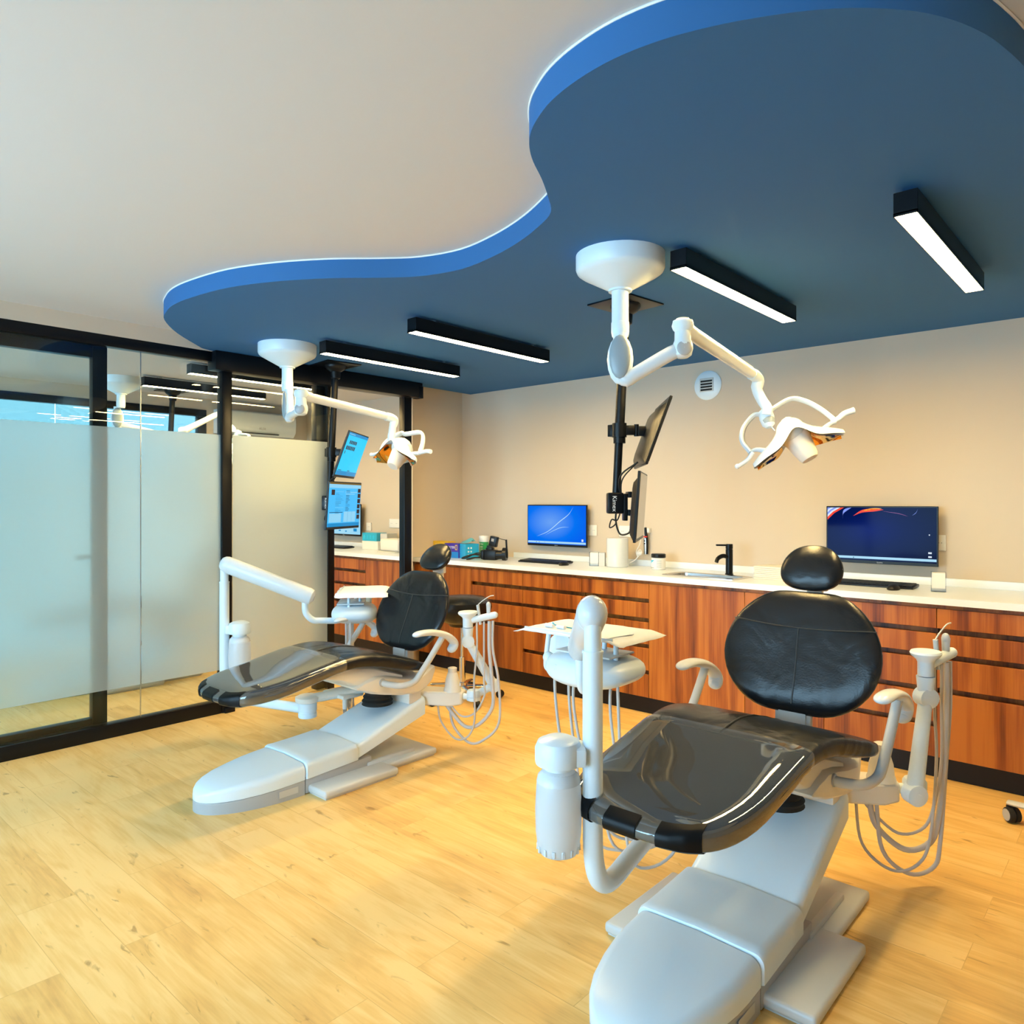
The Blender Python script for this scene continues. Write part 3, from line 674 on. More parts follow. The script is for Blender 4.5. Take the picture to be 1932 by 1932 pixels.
swoosh([(X0 + .09, Z1 - .065), (X0 + .095, Z1 - .035), (X0 + .14, Z1)], .02, lil, b)
swoosh([(X0 + .15, Z1 - .05), (X0 + .20, Z1 - .03), (X0 + .27, Z1 - .022), (X0 + .32, Z1 - .012)], .018, red, b)
swoosh([(X0 + .2, Z1 - .02), (X0 + .25, Z1 - .016), (X0 + .31, Z1 - .005)], .012, orange, b)
swoosh([(X0 + .31, Z1 - .02), (X0 + .40, Z1 - .035), (X0 + .45, Z1 - .05)], .002, scr('pink', (.5, .15, .4), 1), b)
swoosh([(X0 + .47, Z1 - .045), (X0 + .49, Z1 - .03), (X0 + .5, Z1 - .005)], .003, lil, b)
lab(b.build('wallpaper_swirl', red, s_, smooth=False), 'red, white and orange swirl')
t, s_ = wallmon('wall monitor with pale blue page in the next room', -6.94, -6.33, 1.037, 1.377, 4.68, desk3, [(.8, .1, .9, .2, midB), (.55, .08, .6, .12, midB), (.35, .1, .42, .14, midB), (.93, .45, .95, .47, midB)])

# outlets
def outlet(label, x, z, w=.11, h=.085, sockets=2, m=cardw):
    t = thing('wall_outlet', label, 'outlet', (x, YB, z), group=None)
    b = MB(); b.box(-w / 2, w / 2, -.012, 0, -h / 2, h / 2, .003); b.build('face_plate', m, t)
    b = MB()
    for k in range(sockets):
        cx = (k - (sockets - 1) / 2) * w * .5
        b.cyl((cx - .006, -.0125, 0), (cx - .006, -.011, 0), .003, n=8); b.cyl((cx + .008, -.0125, 0), (cx + .008, -.011, 0), .003, n=8)
    b.build('socket_holes', greyprint, t)
outlet('beige outlet plate right of the blue wall monitor', -3.395, 1.175, m=cream)
outlet('white outlet plate left half hidden by the right pole monitor', -3.07, 1.175, .12)
outlet('white switch plate just left of the wall hung pen instrument', -2.96, 1.175, .06, .09, 1)
outlet('beige outlet plate right of the navy wall monitor', -.955, 1.165, .06, .09, 1, m=cream)
outlet('white double outlet in the next room, seen through the doorway', -5.85, 1.183, .155, .09)
outlet('beige outlet beside the next room wall monitor', -6.27, 1.14, .08, .085, 1, m=cream)

# wall vent
t = thing('wall_vent', 'round white air vent with dark slats high on the beige wall', 'vent', (-2.394, YB, 2.22))
mb = MB(); mb.lathe([(.101, 0), (.103, .006), (.095, .012), (.06, .018), (.02, .02)], ax=(0, -1, 0), n=40); mb.build('vent_ring', white, t)
mb = MB(); mb.box(-.055, .05, -.024, -.015, -.045, .05, .004); mb.build('slat_frame', lgrey, t)
mb = MB()
for k in range(4):
    zz = .028 - k * .02
    mb.box(-.046, .042, -.0265, -.02, zz - .0065, zz + .0065, .002)
mb.build('slats', blackr, t)
# handpiece on the wall
t = thing('curing_light', 'black and silver pen instrument hung on the wall right of the pole', 'instrument', (-2.88, 4.715, 1.0))
mb = MB(); mb.tube([(0, 0, .01), (0, 0, .06), (-.002, 0, .13)], lambda s: .013 + .002 * math.sin(3 * s), 12, k=3, flat=.8); mb.build('silver_grip', steel, t)
mb = MB(); mb.tube([(.006, .004, .012), (.006, .004, .13), (.002, 0, .165), (.0, 0, .195), (.0, -.004, .208)], lambda s: .013 - .004 * s, 12, k=3); mb.cyl((-.0, -.014, .09), (0, -.018, .09), .005, n=8); mb.cyl((-.0, -.014, .11), (0, -.018, .11), .005, n=8); mb.build('black_body', blackp, t)
mb = MB(); mb.lathe([(.016, .136), (.016, .146)], n=16); mb.tube([(-.01, 0, .14), (-.04, .01, .137), (-.07, .02, .132)], .0012, 6, k=3); mb.build('red_band', redm, t)
mb = MB(); mb.box(.006, .028, .0, .034, .17, .205, .004); mb.build('wall_holder', cardw, t)

# ================================================================ COUNTER ITEMS
def kbd(label, x0, x1, y0, y1, z=ZT, rz=0):
    cx, cy = (x0 + x1) / 2, (y0 + y1) / 2; w, h = (x1 - x0), (y1 - y0)
    t = thing('keyboard', label, 'keyboard', (cx, cy, z), rz)
    b = MB(); b.box(-w / 2, w / 2, -h / 2, h / 2, 0, .016, .005, M=Matrix.Rotation(R(4), 4, 'X')); b.build('keyboard_base', blackp, t)
    b = MB(); M = Matrix.Rotation(R(4), 4, 'X')
    for r_ in range(5):
        nk = 20
        for k in range(nk):
            kw = (w - .02) / nk; xx = -w / 2 + .01 + k * kw; yy = -h / 2 + .012 + r_ * (h - .024) / 5
            b.box(xx + .001, xx + kw - .001, yy + .001, yy + (h - .024) / 5 - .0015, .015, .021, m=None, M=M)
    k_ = b.build('keys', black, t, smooth=False)
    return t
kbd('black keyboard under the blue wall monitor', -3.87, -3.42, 4.40, 4.54)
kbd('black keyboard under the navy wall monitor', -1.49, -1.02, 4.42, 4.56)
kbd('black keyboard on the worktop in the next room', -6.72, -6.27, 4.42, 4.56)
def mouse(label, x, y):
    b = MB(); b.ell((0, 0, .006), .032, .052, .026); 
    for v in b.bm.verts: v.co.z = max(0, v.co.z)
    o = b.build('computer_mouse', blackp); o.location = (x, y, ZT); tag(o, label, 'mouse'); return o
mouse('black mouse at the right end of the left keyboard', -3.385, 4.375)
mouse('black mouse in front of the right keyboard', -1.10, 4.35)
def acrylic(label, x, y, rz):
    t = thing('card_holder', label, 'holder', (x, y, ZT), rz)
    b = MB(); 
    for q in ((-.035, -.033, -.03, .03), (.033, .035, -.03, .03)): b.box(q[0], q[1], q[2], q[3], 0, .105)
    b.box(-.035, .035, -.03, -.028, 0, .02); b.box(-.035, .035, .028, .03, 0, .105); b.box(-.035, .035, -.03, .03, 0, .002); b.build('acrylic_case', cleara, t, smooth=False)
    b = MB(); b.box(-.031, .031, -.024, .024, .003, .10); b.build('white_cards', cardw, t, smooth=False)
    return t
t = acrylic('clear acrylic card holder beside the white canister', -3.19, 4.50, R(25))
mb = MB(); mb.box(.036, .08, -.028, .03, .0, .10); mb.build('printed_carton', lgrey, t, smooth=False)
acrylic('clear acrylic card holder right of the right keyboard', -.90, 4.43, R(12))
# canister
t = thing('dispenser_canister', 'tall plain white cylinder with curled white cable', 'dispenser', (-3.02, 4.55, ZT))
mb = MB(); mb.lathe([(.076, 0), (.08, .004), (.08, .206), (.076, .212), (.02, .213)], n=36); mb.build('cylinder_body', whiteg, t)
mb = MB(); mb.tube([(.075, .05, .03), (.10, .08, .05), (.125, .10, .085), (.14, .11, .105), (.125, .11, .125), (.105, .10, .10), (.115, .10, .07), (.10, .10, .11), (.10, .15, .17), (.085, .185, .25)], .0035, 8, k=6); mb.ell((.125, .1, .10), .022, .012, .016); mb.build('cable', cardw, t)
# jar
t = thing('plastic_jar', 'white jar with black lid and cyan label left of the sink', 'jar', (-2.68, 4.56, ZT))
mb = MB(); mb.lathe([(.046, 0), (.05, .004), (.05, .078), (.046, .084), (.044, .086)], n=32); mb.build('jar_body', cardw, t)
mb = MB(); mb.lathe([(.050, .085), (.051, .088), (.051, .108), (.047, .112), (.01, .112)], n=32); mb.build('lid', blackp, t)
mb = MB()
def label_patch(mb, r, a0, a1, z0, z1, m, tri=False):
    n = 8
    for k in range(n):
        a, c = R(a0 + (a1 - a0) * k / n), R(a0 + (a1 - a0) * (k + 1) / n)
        zz0 = z0 + ((z1 - z0) * k / n if tri else 0); zz1 = z0 + ((z1 - z0) * (k + 1) / n if tri else 0)
        mb.poly([(r * math.cos(a), r * math.sin(a), zz0), (r * math.cos(c), r * math.sin(c), zz1), (r * math.cos(c), r * math.sin(c), z1), (r * math.cos(a), r * math.sin(a), z1)], m)
label_patch(mb, .0504, 205, 268, .035, .068, cyanp, True)
for k in range(4): label_patch(mb, .0504, 285, 325, .02 + k * .014, .023 + k * .014, greyprint)
label_patch(mb, .0504, 215, 262, .012, .016, greyprint)
mb.build('label_print', cyanp, t)
# folded towels
for k in range(7):
    b = MB(); z = k * .0115; j = random.uniform(-.004, .004)
    b.box(-.11 + j, .11 + j, -.10, .10, z, z + .0105, .004); b.box(-.11 + j, .11 + j, -.098, .098, z + .004, z + .0065)
    o = b.build('folded_towel', pbr('cream_towel', (.80, .78, .70), .9, bump=(200, .2)) if k == 0 else MATS['cream_towel'])
    o.location = (-1.80, 4.50, ZT)
    tag(o, 'cream paper towel in the folded stack right of the sink', 'towel', 'folded cream paper towels right of the sink')
# boxes at the left
def carton(label, name, cx, cy, w, d, h, m, rz, deco=None, cat='box', z=ZT):
    t = thing(name, label, cat, (cx, cy, z), rz)
    b = MB(); b.box(-w / 2, w / 2, -d / 2, d / 2, 0, h, .002, seg=1); b.build('carton', m, t)
    if deco:
        b = MB(); deco(b, w, d, h); b.build('print', cardw, t, smooth=False)
    return t
FX = Matrix.Rotation(R(90), 4, 'X')
def dec_y(b, w, d, h):
    textmesh(b, 'LATEX', .04, Matrix.Translation((-.01, -d / 2 - .0006, h * .72)) @ FX, cardw); b.box(-w / 2 + .01, w / 2 - .01, -d / 2 - .0006, -d / 2, .01, h * .42, m=cardw)
def dec_p(b, w, d, h):
    textmesh(b, 'DEXTER', .028, Matrix.Translation((-.01, -d / 2 - .0008, h * .72)) @ FX, cardw); b.box(-w / 2, w / 2, -d / 2 - .0005, -d / 2, 0, h * .42, m=bluec)
    b.box(w / 2 - .035, w / 2 - .012, -d / 2 - .0008, -d / 2, h * .55, h * .9, m=yellow); b.box(w / 2 - .03, w / 2 - .017, -d / 2 - .001, -d / 2, h * .6, h * .85, m=purple)
def dec_b(b, w, d, h):
    for k in range(4): b.box(-w / 2 + .02, -w / 2 + .05 + .01 * (k % 2), -d / 2 - .0006, -d / 2, h * .2 + k * .02, h * .2 + k * .02 + .005, m=cyanp)
    for k in range(3):
        for j in range(2): b.cyl((w / 2 + .0006, -d / 2 + .03 + j * .025, .03 + k * .03), (w / 2, -d / 2 + .03 + j * .025, .03 + k * .03), .008, n=10, m=cardw)
carton('yellow and white glove box behind the left headrest, in the corner', 'glove_box', -4.745, 4.41, .22, .09, .135, yellow, R(-8), dec_y)
carton('purple glove box with white lettering beside the yellow one', 'glove_box', -4.57, 4.37, .16, .09, .125, purple, R(4), dec_p)
t = carton('blue tissue box with teal tissue sticking out', 'tissue_box', -4.43, 4.40, .13, .13, .125, cyanc, R(-18), dec_b)
mb = MB()
mb.loft([[(-.07, -.05, .128), (-.02, -.055, .132), (.05, -.05, .128)], [(-.075, -.01, .145), (0.0, 0, .16), (.06, -.01, .14)], [(-.03, .02, .155), (.0, .03, .20), (.03, .02, .16)], [(-.02, .045, .135), (.02, .05, .15), (.065, .05, .128)]], (0, 0), closed=False)
mb.build('tissue', tealm, t, sub=2)
t = thing('wipes_canister', 'green labelled wipes canister with white lid on the worktop', 'canister', (-4.405, 4.56, ZT))
mb = MB(); mb.lathe([(.040, 0), (.042, .004), (.042, .135), (.040, .137)], n=28); mb.build('canister_body', greenm, t)
mb = MB(); mb.lathe([(.0425, .135), (.0435, .137), (.0435, .18), (.041, .187), (.01, .188)], n=28); mb.build('lid', cardw, t)
mb = MB(); label_patch(mb, .0424, 238, 252, .01, .13, cardw)
for k in range(6): label_patch(mb, .0424, 262, 300, .03 + k * .013, .034 + k * .013, cardw)
textmesh(mb, 'Cline', .02, Matrix.Translation((.012, -.0432, .118)) @ FX, cardw); mb.build('label_print', cardw, t)
# camera with flash
t = thing('photo_camera', 'black camera with upright flash and strap lying on the worktop', 'camera', (-4.165, 4.385, ZT), R(18))
mb = MB(); mb.box(-.065, .065, -.03, .035, 0, .085, .012); mb.box(-.03, .03, -.025, .03, .08, .105, .008); mb.box(-.07, -.04, -.04, .03, .005, .08, .01); mb.build('camera_body', blackp, t)
mb = MB(); mb.lathe([(.036, 0), (.036, .05), (.03, .055)], c=(.06, 0, .045), ax=(1, .2, 0)); mb.lathe([(.056, .055), (.056, .085), (.04, .086)], c=(.06, 0, .048), ax=(1, .2, 0)); mb.build('lens_with_ring_flash', blackp, t)
mb = MB(); mb.box(-.03, .035, -.025, .025, .115, .20, .006, M=Matrix.Rotation(R(12), 4, 'Y')); mb.box(-.02, .02, -.02, .02, .10, .12); fl = mb.build('flash', blackp, t)
mb = MB(); mb.box(-.012, .012, -.0262, -.025, .158, .182, M=Matrix.Rotation(R(12), 4, 'Y')); lab(mb.build('flash_display', greyprint, fl), 'small grey display')
mb = MB(); mb.tube([(.06, 0, .185), (.115, .01, .17), (.14, .015, .165)], .003, 6); mb.tube([(.14, .015, .17), (.145, .015, .09), (.15, .015, .02)], .008, 8); mb.build('flash_bracket', blackp, t)
mb = MB(); mb.tube([(-.06, -.01, .05), (-.11, -.03, .055), (-.16, -.05, .03), (-.20, -.055, .012), (-.23, -.06, .012), (-.18, -.07, .03), (-.12, -.06, .045), (-.07, -.03, .04)], .010, 8, k=5, flat=.5)
mb.tube([(-.06, -.02, .03), (-.10, -.05, .02), (-.15, -.08, .006), (-.17, -.09, .006), (-.11, -.08, .02), (-.07, -.04, .02)], .009, 8, k=5, flat=.5); mb.build('strap', blackr, t)
# next-room things
carton('blue and white glove box on the next room worktop', 'glove_box', -5.98, 4.60, .26, .13, .085, cardw, R(0), None)
carton('blue glove box stacked on the white one in the next room', 'glove_box', -5.99, 4.60, .235, .13, .083, cyanc, R(0), lambda b, w, d, h: [b.box(-w / 2 + .02 + k * .05, -w / 2 + .05 + k * .05, -d / 2 - .0005, -d / 2, .02, .06, m=cyanp) for k in range(4)], z=ZT + .086)
carton('grey patterned carton behind the white bin in the next room', 'carton_box', -5.81, 4.64, .11, .13, .165, lgrey, R(0), None)
t = thing('label_printer', 'rounded white desktop device by the doorpost in the next room', 'device', (-5.56, 4.52, ZT))
mb = MB(); mb.box(-.13, .15, -.09, .09, .006, .125, .022, seg=4); mb.build('device_body', cream, t)
mb = MB(); mb.box(-.12, .15, -.13, .05, 0, .006, .001, seg=1); mb.build('base_tray', lgrey, t)

# ================================================================ STOOLS
def stool(label, c, z, rz=0):
    t = thing('rolling_stool', label, 'stool', (c[0], c[1], 0), rz)
    b = MB(); b.lathe([(.02, z - .13), (.10, z - .128), (.165, z - .10), (.20, z - .06), (.212, z - .01), (.205, z + .03), (.16, z + .058), (.08, z + .068), (.01, z + .07)], n=36); b.build('seat', leather, t)
    b = MB(); b.lathe([(.015, z - .15), (.09, z - .145), (.10, z - .128)], n=24); b.build('seat_plate', blackp, t)
    b = MB(); b.lathe([(.022, .10), (.022, .30)], n=16); b.lathe([(.013, .30), (.013, z - .14)], n=12); b.build('gas_column', chrome, t)
    b = MB(); b.lathe([(.035, .07), (.035, .12), (.02, .125)], n=16)
    for k in range(5):
        a = R(72 * k + 10); b.tube([(0, 0, .095), (.14 * math.cos(a), .14 * math.sin(a), .09), (.27 * math.cos(a), .27 * math.sin(a), .072)], (.02, .013), 10, flat=.6)
    b.build('star_base', chrome, t)
    for k in range(5):
        a = R(72 * k + 10); p = V((.27 * math.cos(a), .27 * math.sin(a), .027)); a2 = a + 1.1; ax = V((math.cos(a2), math.sin(a2), 0))
        b = MB(); b.lathe([(.018, -.022), (.026, -.018), (.027, -.003), (.02, -.002), (.02, .002), (.027, .003), (.026, .018), (.018, .022)], c=p, ax=ax, n=18); b.box(-.012, .012, -.006, .02, .02, .055, .003, M=Matrix.Translation((p.x, p.y, 0)) @ Matrix.Rotation(a2, 4, 'Z'))
        b.build('caster', blackr, t)
    return t
st = stool('black padded rolling stool behind the left dental chair', (-3.72, 3.63), .665, R(-33))
# stool at right edge: only the caster end of the base is in frame
t = thing('rolling_stool', 'rolling stool cut by the right edge, grey base foot with grey caster', 'stool', (-.155, 3.725, 0), 0)
mb = MB(); mb.lathe([(.03, .08), (.03, .13), (.02, .135)], n=16)
for k in range(5):
    a = R(72 * k + 163); dxy = V((math.cos(a), math.sin(a), 0))
    mb.tube([V((0, 0, .10)), dxy * .16 + UP * .098, dxy * .33 + UP * .085, dxy * .37 + UP * .082], (.026, .020), 10, flat=.55)
mb.build('star_base', lgrey, t)
for k in range(5):
    a = R(72 * k + 163); p = V((.355 * math.cos(a), .355 * math.sin(a), .033)); a2 = R(41) + k; ax = V((math.cos(a2), math.sin(a2), 0))
    b = MB(); b.lathe([(.02, -.026), (.031, -.022), (.033, -.004), (.024, -.003), (.024, .003), (.033, .004), (.031, .022), (.02, .026)], c=p, ax=ax, n=20); b.box(-.015, .015, -.008, .02, .03, .07, .003, M=Matrix.Translation((p.x, p.y, 0)) @ Matrix.Rotation(a2, 4, 'Z')); cs = b.build('caster', blackr, t)
    b = MB(); b.lathe([(.012, -.028), (.025, -.0265), (.024, -.022)], c=p, ax=ax, n=20); b.lathe([(.024, .022), (.025, .0265), (.012, .028)], c=p, ax=ax, n=20); lab(b.build('hub_cap', greyp, cs), 'grey hub cap')
mb = MB(); mb.lathe([(.022, .12), (.022, .48)], n=16); mb.build('gas_column', chrome, t)
mb = MB(); mb.lathe([(.02, .46), (.18, .465), (.20, .50), (.18, .53), (.02, .535)], n=32); mb.build('seat', leather, t)

# ================================================================ DENTAL CHAIR
def sec(y, z0, z1, w, n=24, p=3.2, x0=0):
    cz, h = (z0 + z1) / 2, (z1 - z0) / 2; o_ = []
    for k in range(n):
        a = 2 * math.pi * k / n; c, s_ = math.cos(a), math.sin(a)
        o_.append((x0 + w * math.copysign(abs(c) ** (2 / p), c), y, cz + h * math.copysign(abs(s_) ** (2 / p), s_)))
    return o_
def top_sec(y, zb, zt, w, r=.03, crown=.006, n=5):
    """flat-bottomed cover section with rounded top shoulders"""
    r = min(r, w * .9, (zt - zb) * .95); o_ = [(-w, y, zb)]
    for k in range(n + 1): a = R(180 - 90 * k / n); o_.append((-w + r + r * math.cos(a), y, zt - r + r * math.sin(a)))
    o_.append((0, y, zt + crown))
    for k in range(n + 1): a = R(90 - 90 * k / n); o_.append((w - r + r * math.cos(a), y, zt - r + r * math.sin(a)))
    o_.append((w, y, zb)); return o_
SEATW = [(1.562, .065), (1.570, .118), (1.588, .162), (1.62, .202), (1.67, .234), (1.74, .255), (1.82, .263), (1.95, .266), (2.09, .270), (2.25, .282), (2.38, .30), (2.48, .322), (2.55, .33), (2.60, .315), (2.635, .27), (2.645, .20)]
SEATT = [(1.555, .508), (1.57, .521), (1.60, .536), (1.65, .551), (1.72, .563), (1.82, .577), (1.95, .600), (2.07, .622), (2.15, .636), (2.23, .640), (2.32, .630), (2.42, .603), (2.52, .572), (2.60, .545), (2.645, .515)]
SEATB = [(1.555, .500), (1.57, .490), (1.60, .483), (1.65, .482), (1.72, .487), (1.82, .500), (1.95, .530), (2.08, .560), (2.2, .566), (2.32, .548), (2.42, .520), (2.52, .500), (2.60, .493), (2.645, .500)]
def make_chair(label, cx, dz, arm, full=True):
    Y0 = 2.10
    t = thing('dental_chair', label, 'dental chair', (cx, Y0, 0), group='black dental chairs with white bases')
    def Yp(p): return V((p[0], p[1] - Y0, p[2]))
    def up(p): return V((p[0], p[1] - Y0, p[2] + dz))
    # ---- base
    ys = [1.495, 1.50, 1.515, 1.54, 1.58, 1.64, 1.72, 1.80, 1.86, 1.936]
    def wn(y, w=.19): return w * math.sqrt(max(.0, 1 - ((1.88 - min(y, 1.88)) / .386) ** 2)) + .0
    b = MB(); b.loft([top_sec(y - Y0, .0, interp([(1.49, .050), (1.94, .070)], y), max(.012, wn(y, .193)), .006, 0) for y in ys]); base = b.build('toe_base', greyp, t)
    b = MB(); b.box(.1932, .1938, 1.80 - Y0, 1.90 - Y0, .022, .052); lab(b.build('inset_hatch', lgrey, base), 'small inset hatch')
    b = MB(); b.loft([top_sec(y - Y0, interp([(1.49, .052), (1.94, .072)], y), interp([(1.495, .075), (1.50, .084), (1.515, .094), (1.54, .104), (1.58, .113), (1.64, .122), (1.80, .137), (1.936, .148)], y), max(.014, wn(y, .195)), interp([(1.5, .012), (1.7, .035)], y)) for y in ys]); b.build('toe_cover', white, t)
    ys = [1.942, 1.946, 1.955, 1.985, 2.05, 2.15, 2.235, 2.245]
    tops = {1.942: .142, 1.946: .152, 1.955: .157, 1.985: .156, 2.05: .158, 2.15: .163, 2.235: .168, 2.245: .160}
    b = MB(); b.loft([top_sec(y - Y0, .074 + (y - 1.94) * .05, tops[y], .201 - (.006 if y in (1.942, 2.245) else 0), .03) for y in ys]); b.build('middle_cover', white, t)
    b = MB(); b.box(-.194, .194, 1.94 - Y0, 2.33 - Y0, 0.003, .085, .006); b.build('middle_base', greyp, t)
    b = MB(); b.box(-.335, .335, 1.955 - Y0, 2.395 - Y0, .006, .042, .012, seg=3); b.box(-.325, .325, 1.965 - Y0, 2.385 - Y0, 0, .012); b.box(-.25, .25, 2.36 - Y0, 2.735 - Y0, .006, .040, .012, seg=3); b.box(-.24, .24, 2.36 - Y0, 2.72 - Y0, 0, .012)
    for s_ in (-1, 1): b.box(min(s_ * .17, s_ * .2), max(s_ * .17, s_ * .2), 2.3 - Y0, 2.62 - Y0, .03, .058, .008)
    b.build('base_plate', lgrey, t)
    # ---- lift arm
    zt1, zb1 = .318 + dz, .222 + dz
    b = MB(); n = 7; rings = []
    for k in range(n + 1):
        s_ = k / n; y = 2.232 + (2.70 - 2.232) * s_
        rings.append(top_sec(y - Y0 - (.0 if k else .0), .088 + (zb1 - .088) * s_, .158 + (zt1 - .158) * s_, .188, .028))
    b.loft(rings); b.build('lift_arm', white, t)
    b = MB(); b.box(-.17, .17, 2.60 - Y0, 2.69 - Y0, zt1 - .03, zt1 + .035, .008); b.build('arm_bracket', cream, t)
    b = MB(); z0 = .29 + dz
    b.lathe([(.085, z0), (.08, z0 + .01), (.085, z0 + .02), (.072, z0 + .03), (.078, z0 + .042), (.066, z0 + .055), (.07, z0 + .068), (.06, z0 + .12)], c=(.02, 2.50 - Y0, 0), n=28); b.build('bellows', blackr, t)
    # ---- shell
    b = MB(); ft = [(1.70, .490), (1.80, .512), (1.95, .545), (2.08, .572), (2.2, .575), (2.32, .56), (2.42, .525), (2.5, .49)]; fb = [(1.70, .484), (1.80, .498), (1.95, .527), (2.04, .530), (2.15, .495), (2.22, .455), (2.32, .43), (2.42, .42), (2.5, .43)]
    b.loft([sec(y - Y0, interp(fb, y) + dz, interp(ft, y) + dz, interp([(1.7, .12), (1.8, .17), (2.0, .215), (2.5, .235)], y), 24, 6) for y in (1.70, 1.76, 1.82, 1.9, 1.97, 2.04, 2.1, 2.15, 2.2, 2.26, 2.32, 2.4, 2.5)])
    b.build('leg_shell', cream, t)
    b = MB(); rt_ = [(2.205, .462), (2.26, .490), (2.32, .512), (2.40, .502), (2.50, .478), (2.60, .462), (2.66, .470), (2.72, .492), (2.745, .49)]; rb = [(2.205, .455), (2.26, .432), (2.32, .405), (2.40, .385), (2.5, .365), (2.60, .358), (2.66, .365), (2.72, .395), (2.745, .45)]
    b.loft([sec(y - Y0, interp(rb, y) + dz, interp(rt_, y) + dz, interp([(2.2, .238), (2.3, .25), (2.6, .252), (2.745, .22)], y), 24, 6) for y in (2.205, 2.23, 2.26, 2.29, 2.32, 2.36, 2.40, 2.45, 2.5, 2.55, 2.60, 2.64, 2.68, 2.72, 2.745)])
    b.build('seat_shell', cream, t)
    # ---- seat upholstery
    YS = [1.562, 1.567, 1.575, 1.588, 1.605, 1.63, 1.66, 1.72, 1.82, 1.90, 1.98, 2.05, 2.12, 2.18, 2.24, 2.30, 2.36, 2.42, 2.48, 2.54, 2.59, 2.62, 2.64]
    def ring(y, off=0): return sec(y - Y0, interp(SEATB, y) + dz - off, interp(SEATT, y) + dz + off, interp(SEATW, y) + off, 40, 5.0)
    b = MB(); b.loft([ring(y) for y in YS]); seat = b.build('seat_cushion', leather, t, sub=1)
    def top(x, y, off=.0):
        w_ = interp(SEATW, y); z0, z1 = interp(SEATB, y), interp(SEATT, y)
        f = max(0.0, 1 - min(1, abs(x / w_)) ** 5) ** (1 / 5); return V((x, y - Y0, (z0 + z1) / 2 + (z1 - z0) / 2 * f + off + dz))
    b = MB(); b.tube([top(0, y, .0005) for y in [2.085 + .05 * k for k in range(11)]], .0028, 6); b.tube([top(x, 2.085, .0005) for x in [-.255 + .03 * k for k in range(18)]], .0028, 6); lab(b.build('seam', seam, seat), 'raised seam line')
    # clear cover on the leg section
    b = MB(); YS2 = [1.560, 1.565, 1.573, 1.586, 1.603, 1.628, 1.658, 1.72, 1.82, 1.90, 1.98, 2.05, 2.085, 2.12]
    b.loft([[p for p in ring(y, .0035 + (.0015 * math.sin(y * 55)))] for y in YS2], (1, 0)); lab(b.build('clear_leg_cover', filmm, t, sub=1), 'clear glossy vinyl foot cover')
    for x0, x1 in ((-.18, -.115), (-.065, .03), (.085, .185)):
        b = MB(); rows = []
        for k in range(11):
            x = x0 + (x1 - x0) * k / 10; yo = 1.563
            while interp(SEATW, yo) < abs(x) + .004: yo += .001
            cl = []; nrm = V((x * (1.4 if abs(x) > .1 else .5), -.2, 0)).normalized()
            for q in range(13):
                dpt = .034 * abs(1 - q / 6.0) ** 1.6; y = yo + dpt; sg = 1 if q <= 6 else -1
                w_ = interp(SEATW, y); z0, z1 = interp(SEATB, y), interp(SEATT, y); f = max(0.0, 1 - min(1, abs(x / w_)) ** 5) ** .2
                if q == 6: f = 0
                tt = abs(1 - q / 6.0)
                cl.append(V((x, y - Y0, (z0 + z1) / 2 + sg * (z1 - z0) / 2 * f + dz)) + nrm * .006 * (1 - tt * .6) + UP * sg * .005 * min(1, tt * 2))
            rows.append(cl)
        b.loft(rows, (0, 0), closed=False); b.build('grip_patch', patchm, t)
    # ---- backrest
    def backp(s_, v, n_):   # s across, v up 0..1 , n thickness (toward the sitter = -y)
        y = 2.675 + (.150 if dz > .05 else .200) * v; z = .558 + .432 * v
        return up((s_, y - n_ * .94, z - n_ * -.34 * -1 if False else z + n_ * .34))
    bw = [(0, .10), (.03, .150), (.08, .195), (.16, .238), (.28, .275), (.42, .292), (.55, .290), (.68, .272), (.80, .240), (.89, .200), (.95, .160), (.985, .125), (1, .09)]
    b = MB(); rings = []
    for v, w_ in bw:
        e = min(1, math.sqrt(max(.02, 1 - abs(2 * v - 1) ** 5))); th = .036 * e; o_ = []
        for k in range(36):
            a = 2 * math.pi * k / 36; c, s_ = math.cos(a), math.sin(a)
            xx = w_ * math.copysign(abs(c) ** (2 / 3.2), c); nn = th * math.copysign(abs(s_) ** (2 / 2.6), s_)
            nn += .012 * (xx / .29) ** 2     # side bolsters wrap forward
            o_.append(backp(xx, v, nn))
        rings.append(o_)
    b.loft(rings); back = b.build('backrest', leather, t, sub=1)
    def bf(s_, v, off=.0):
        w_ = interp(bw, v); e = min(1, math.sqrt(max(.02, 1 - abs(2 * v - 1) ** 5))); f = max(0.0, 1 - abs(s_ / w_) ** 3.2) ** (1 / 2.6)
        return backp(s_, v, .036 * e * f + .012 * (s_ / .29) ** 2 + off)
    b = MB(); vt = lambda s_: .715 - .04 * (1 - (s_ / .26) ** 2) if True else .7
    b.tube([bf(s_, vt(s_), .0006) for s_ in [-.262 + .0262 * k for k in range(21)]], .0028, 6); b.tube([bf(.004 * math.sin(v * 6), v, .0006) for v in [.675 - .067 * k for k in range(10)]], .0028, 6)
    lab(b.build('seam', seam, back), 'raised seam line')
    b = MB(); b.box(-.066, .066, 2.675 - Y0, 2.70 - Y0, .47 + dz, .60 + dz, .006); b.box(-.05, .05, 2.668 - Y0, 2.676 - Y0, .49 + dz, .57 + dz, .002); b.box(-.05, .05, 2.695 - Y0, 2.74 - Y0, .42 + dz, .60 + dz, .01); b.build('back_bracket', lgrey, t)
    b = MB(); 
    b.loft([[backp(s_ * w_, v, -.040 - q) for s_, q in ((-1, 0), (-.8, .02), (.8, .02), (1, 0))] for v, w_ in ((.02, .08), (.3, .17), (.7, .17), (.97, .10))]); b.build('back_shell', cream, t)
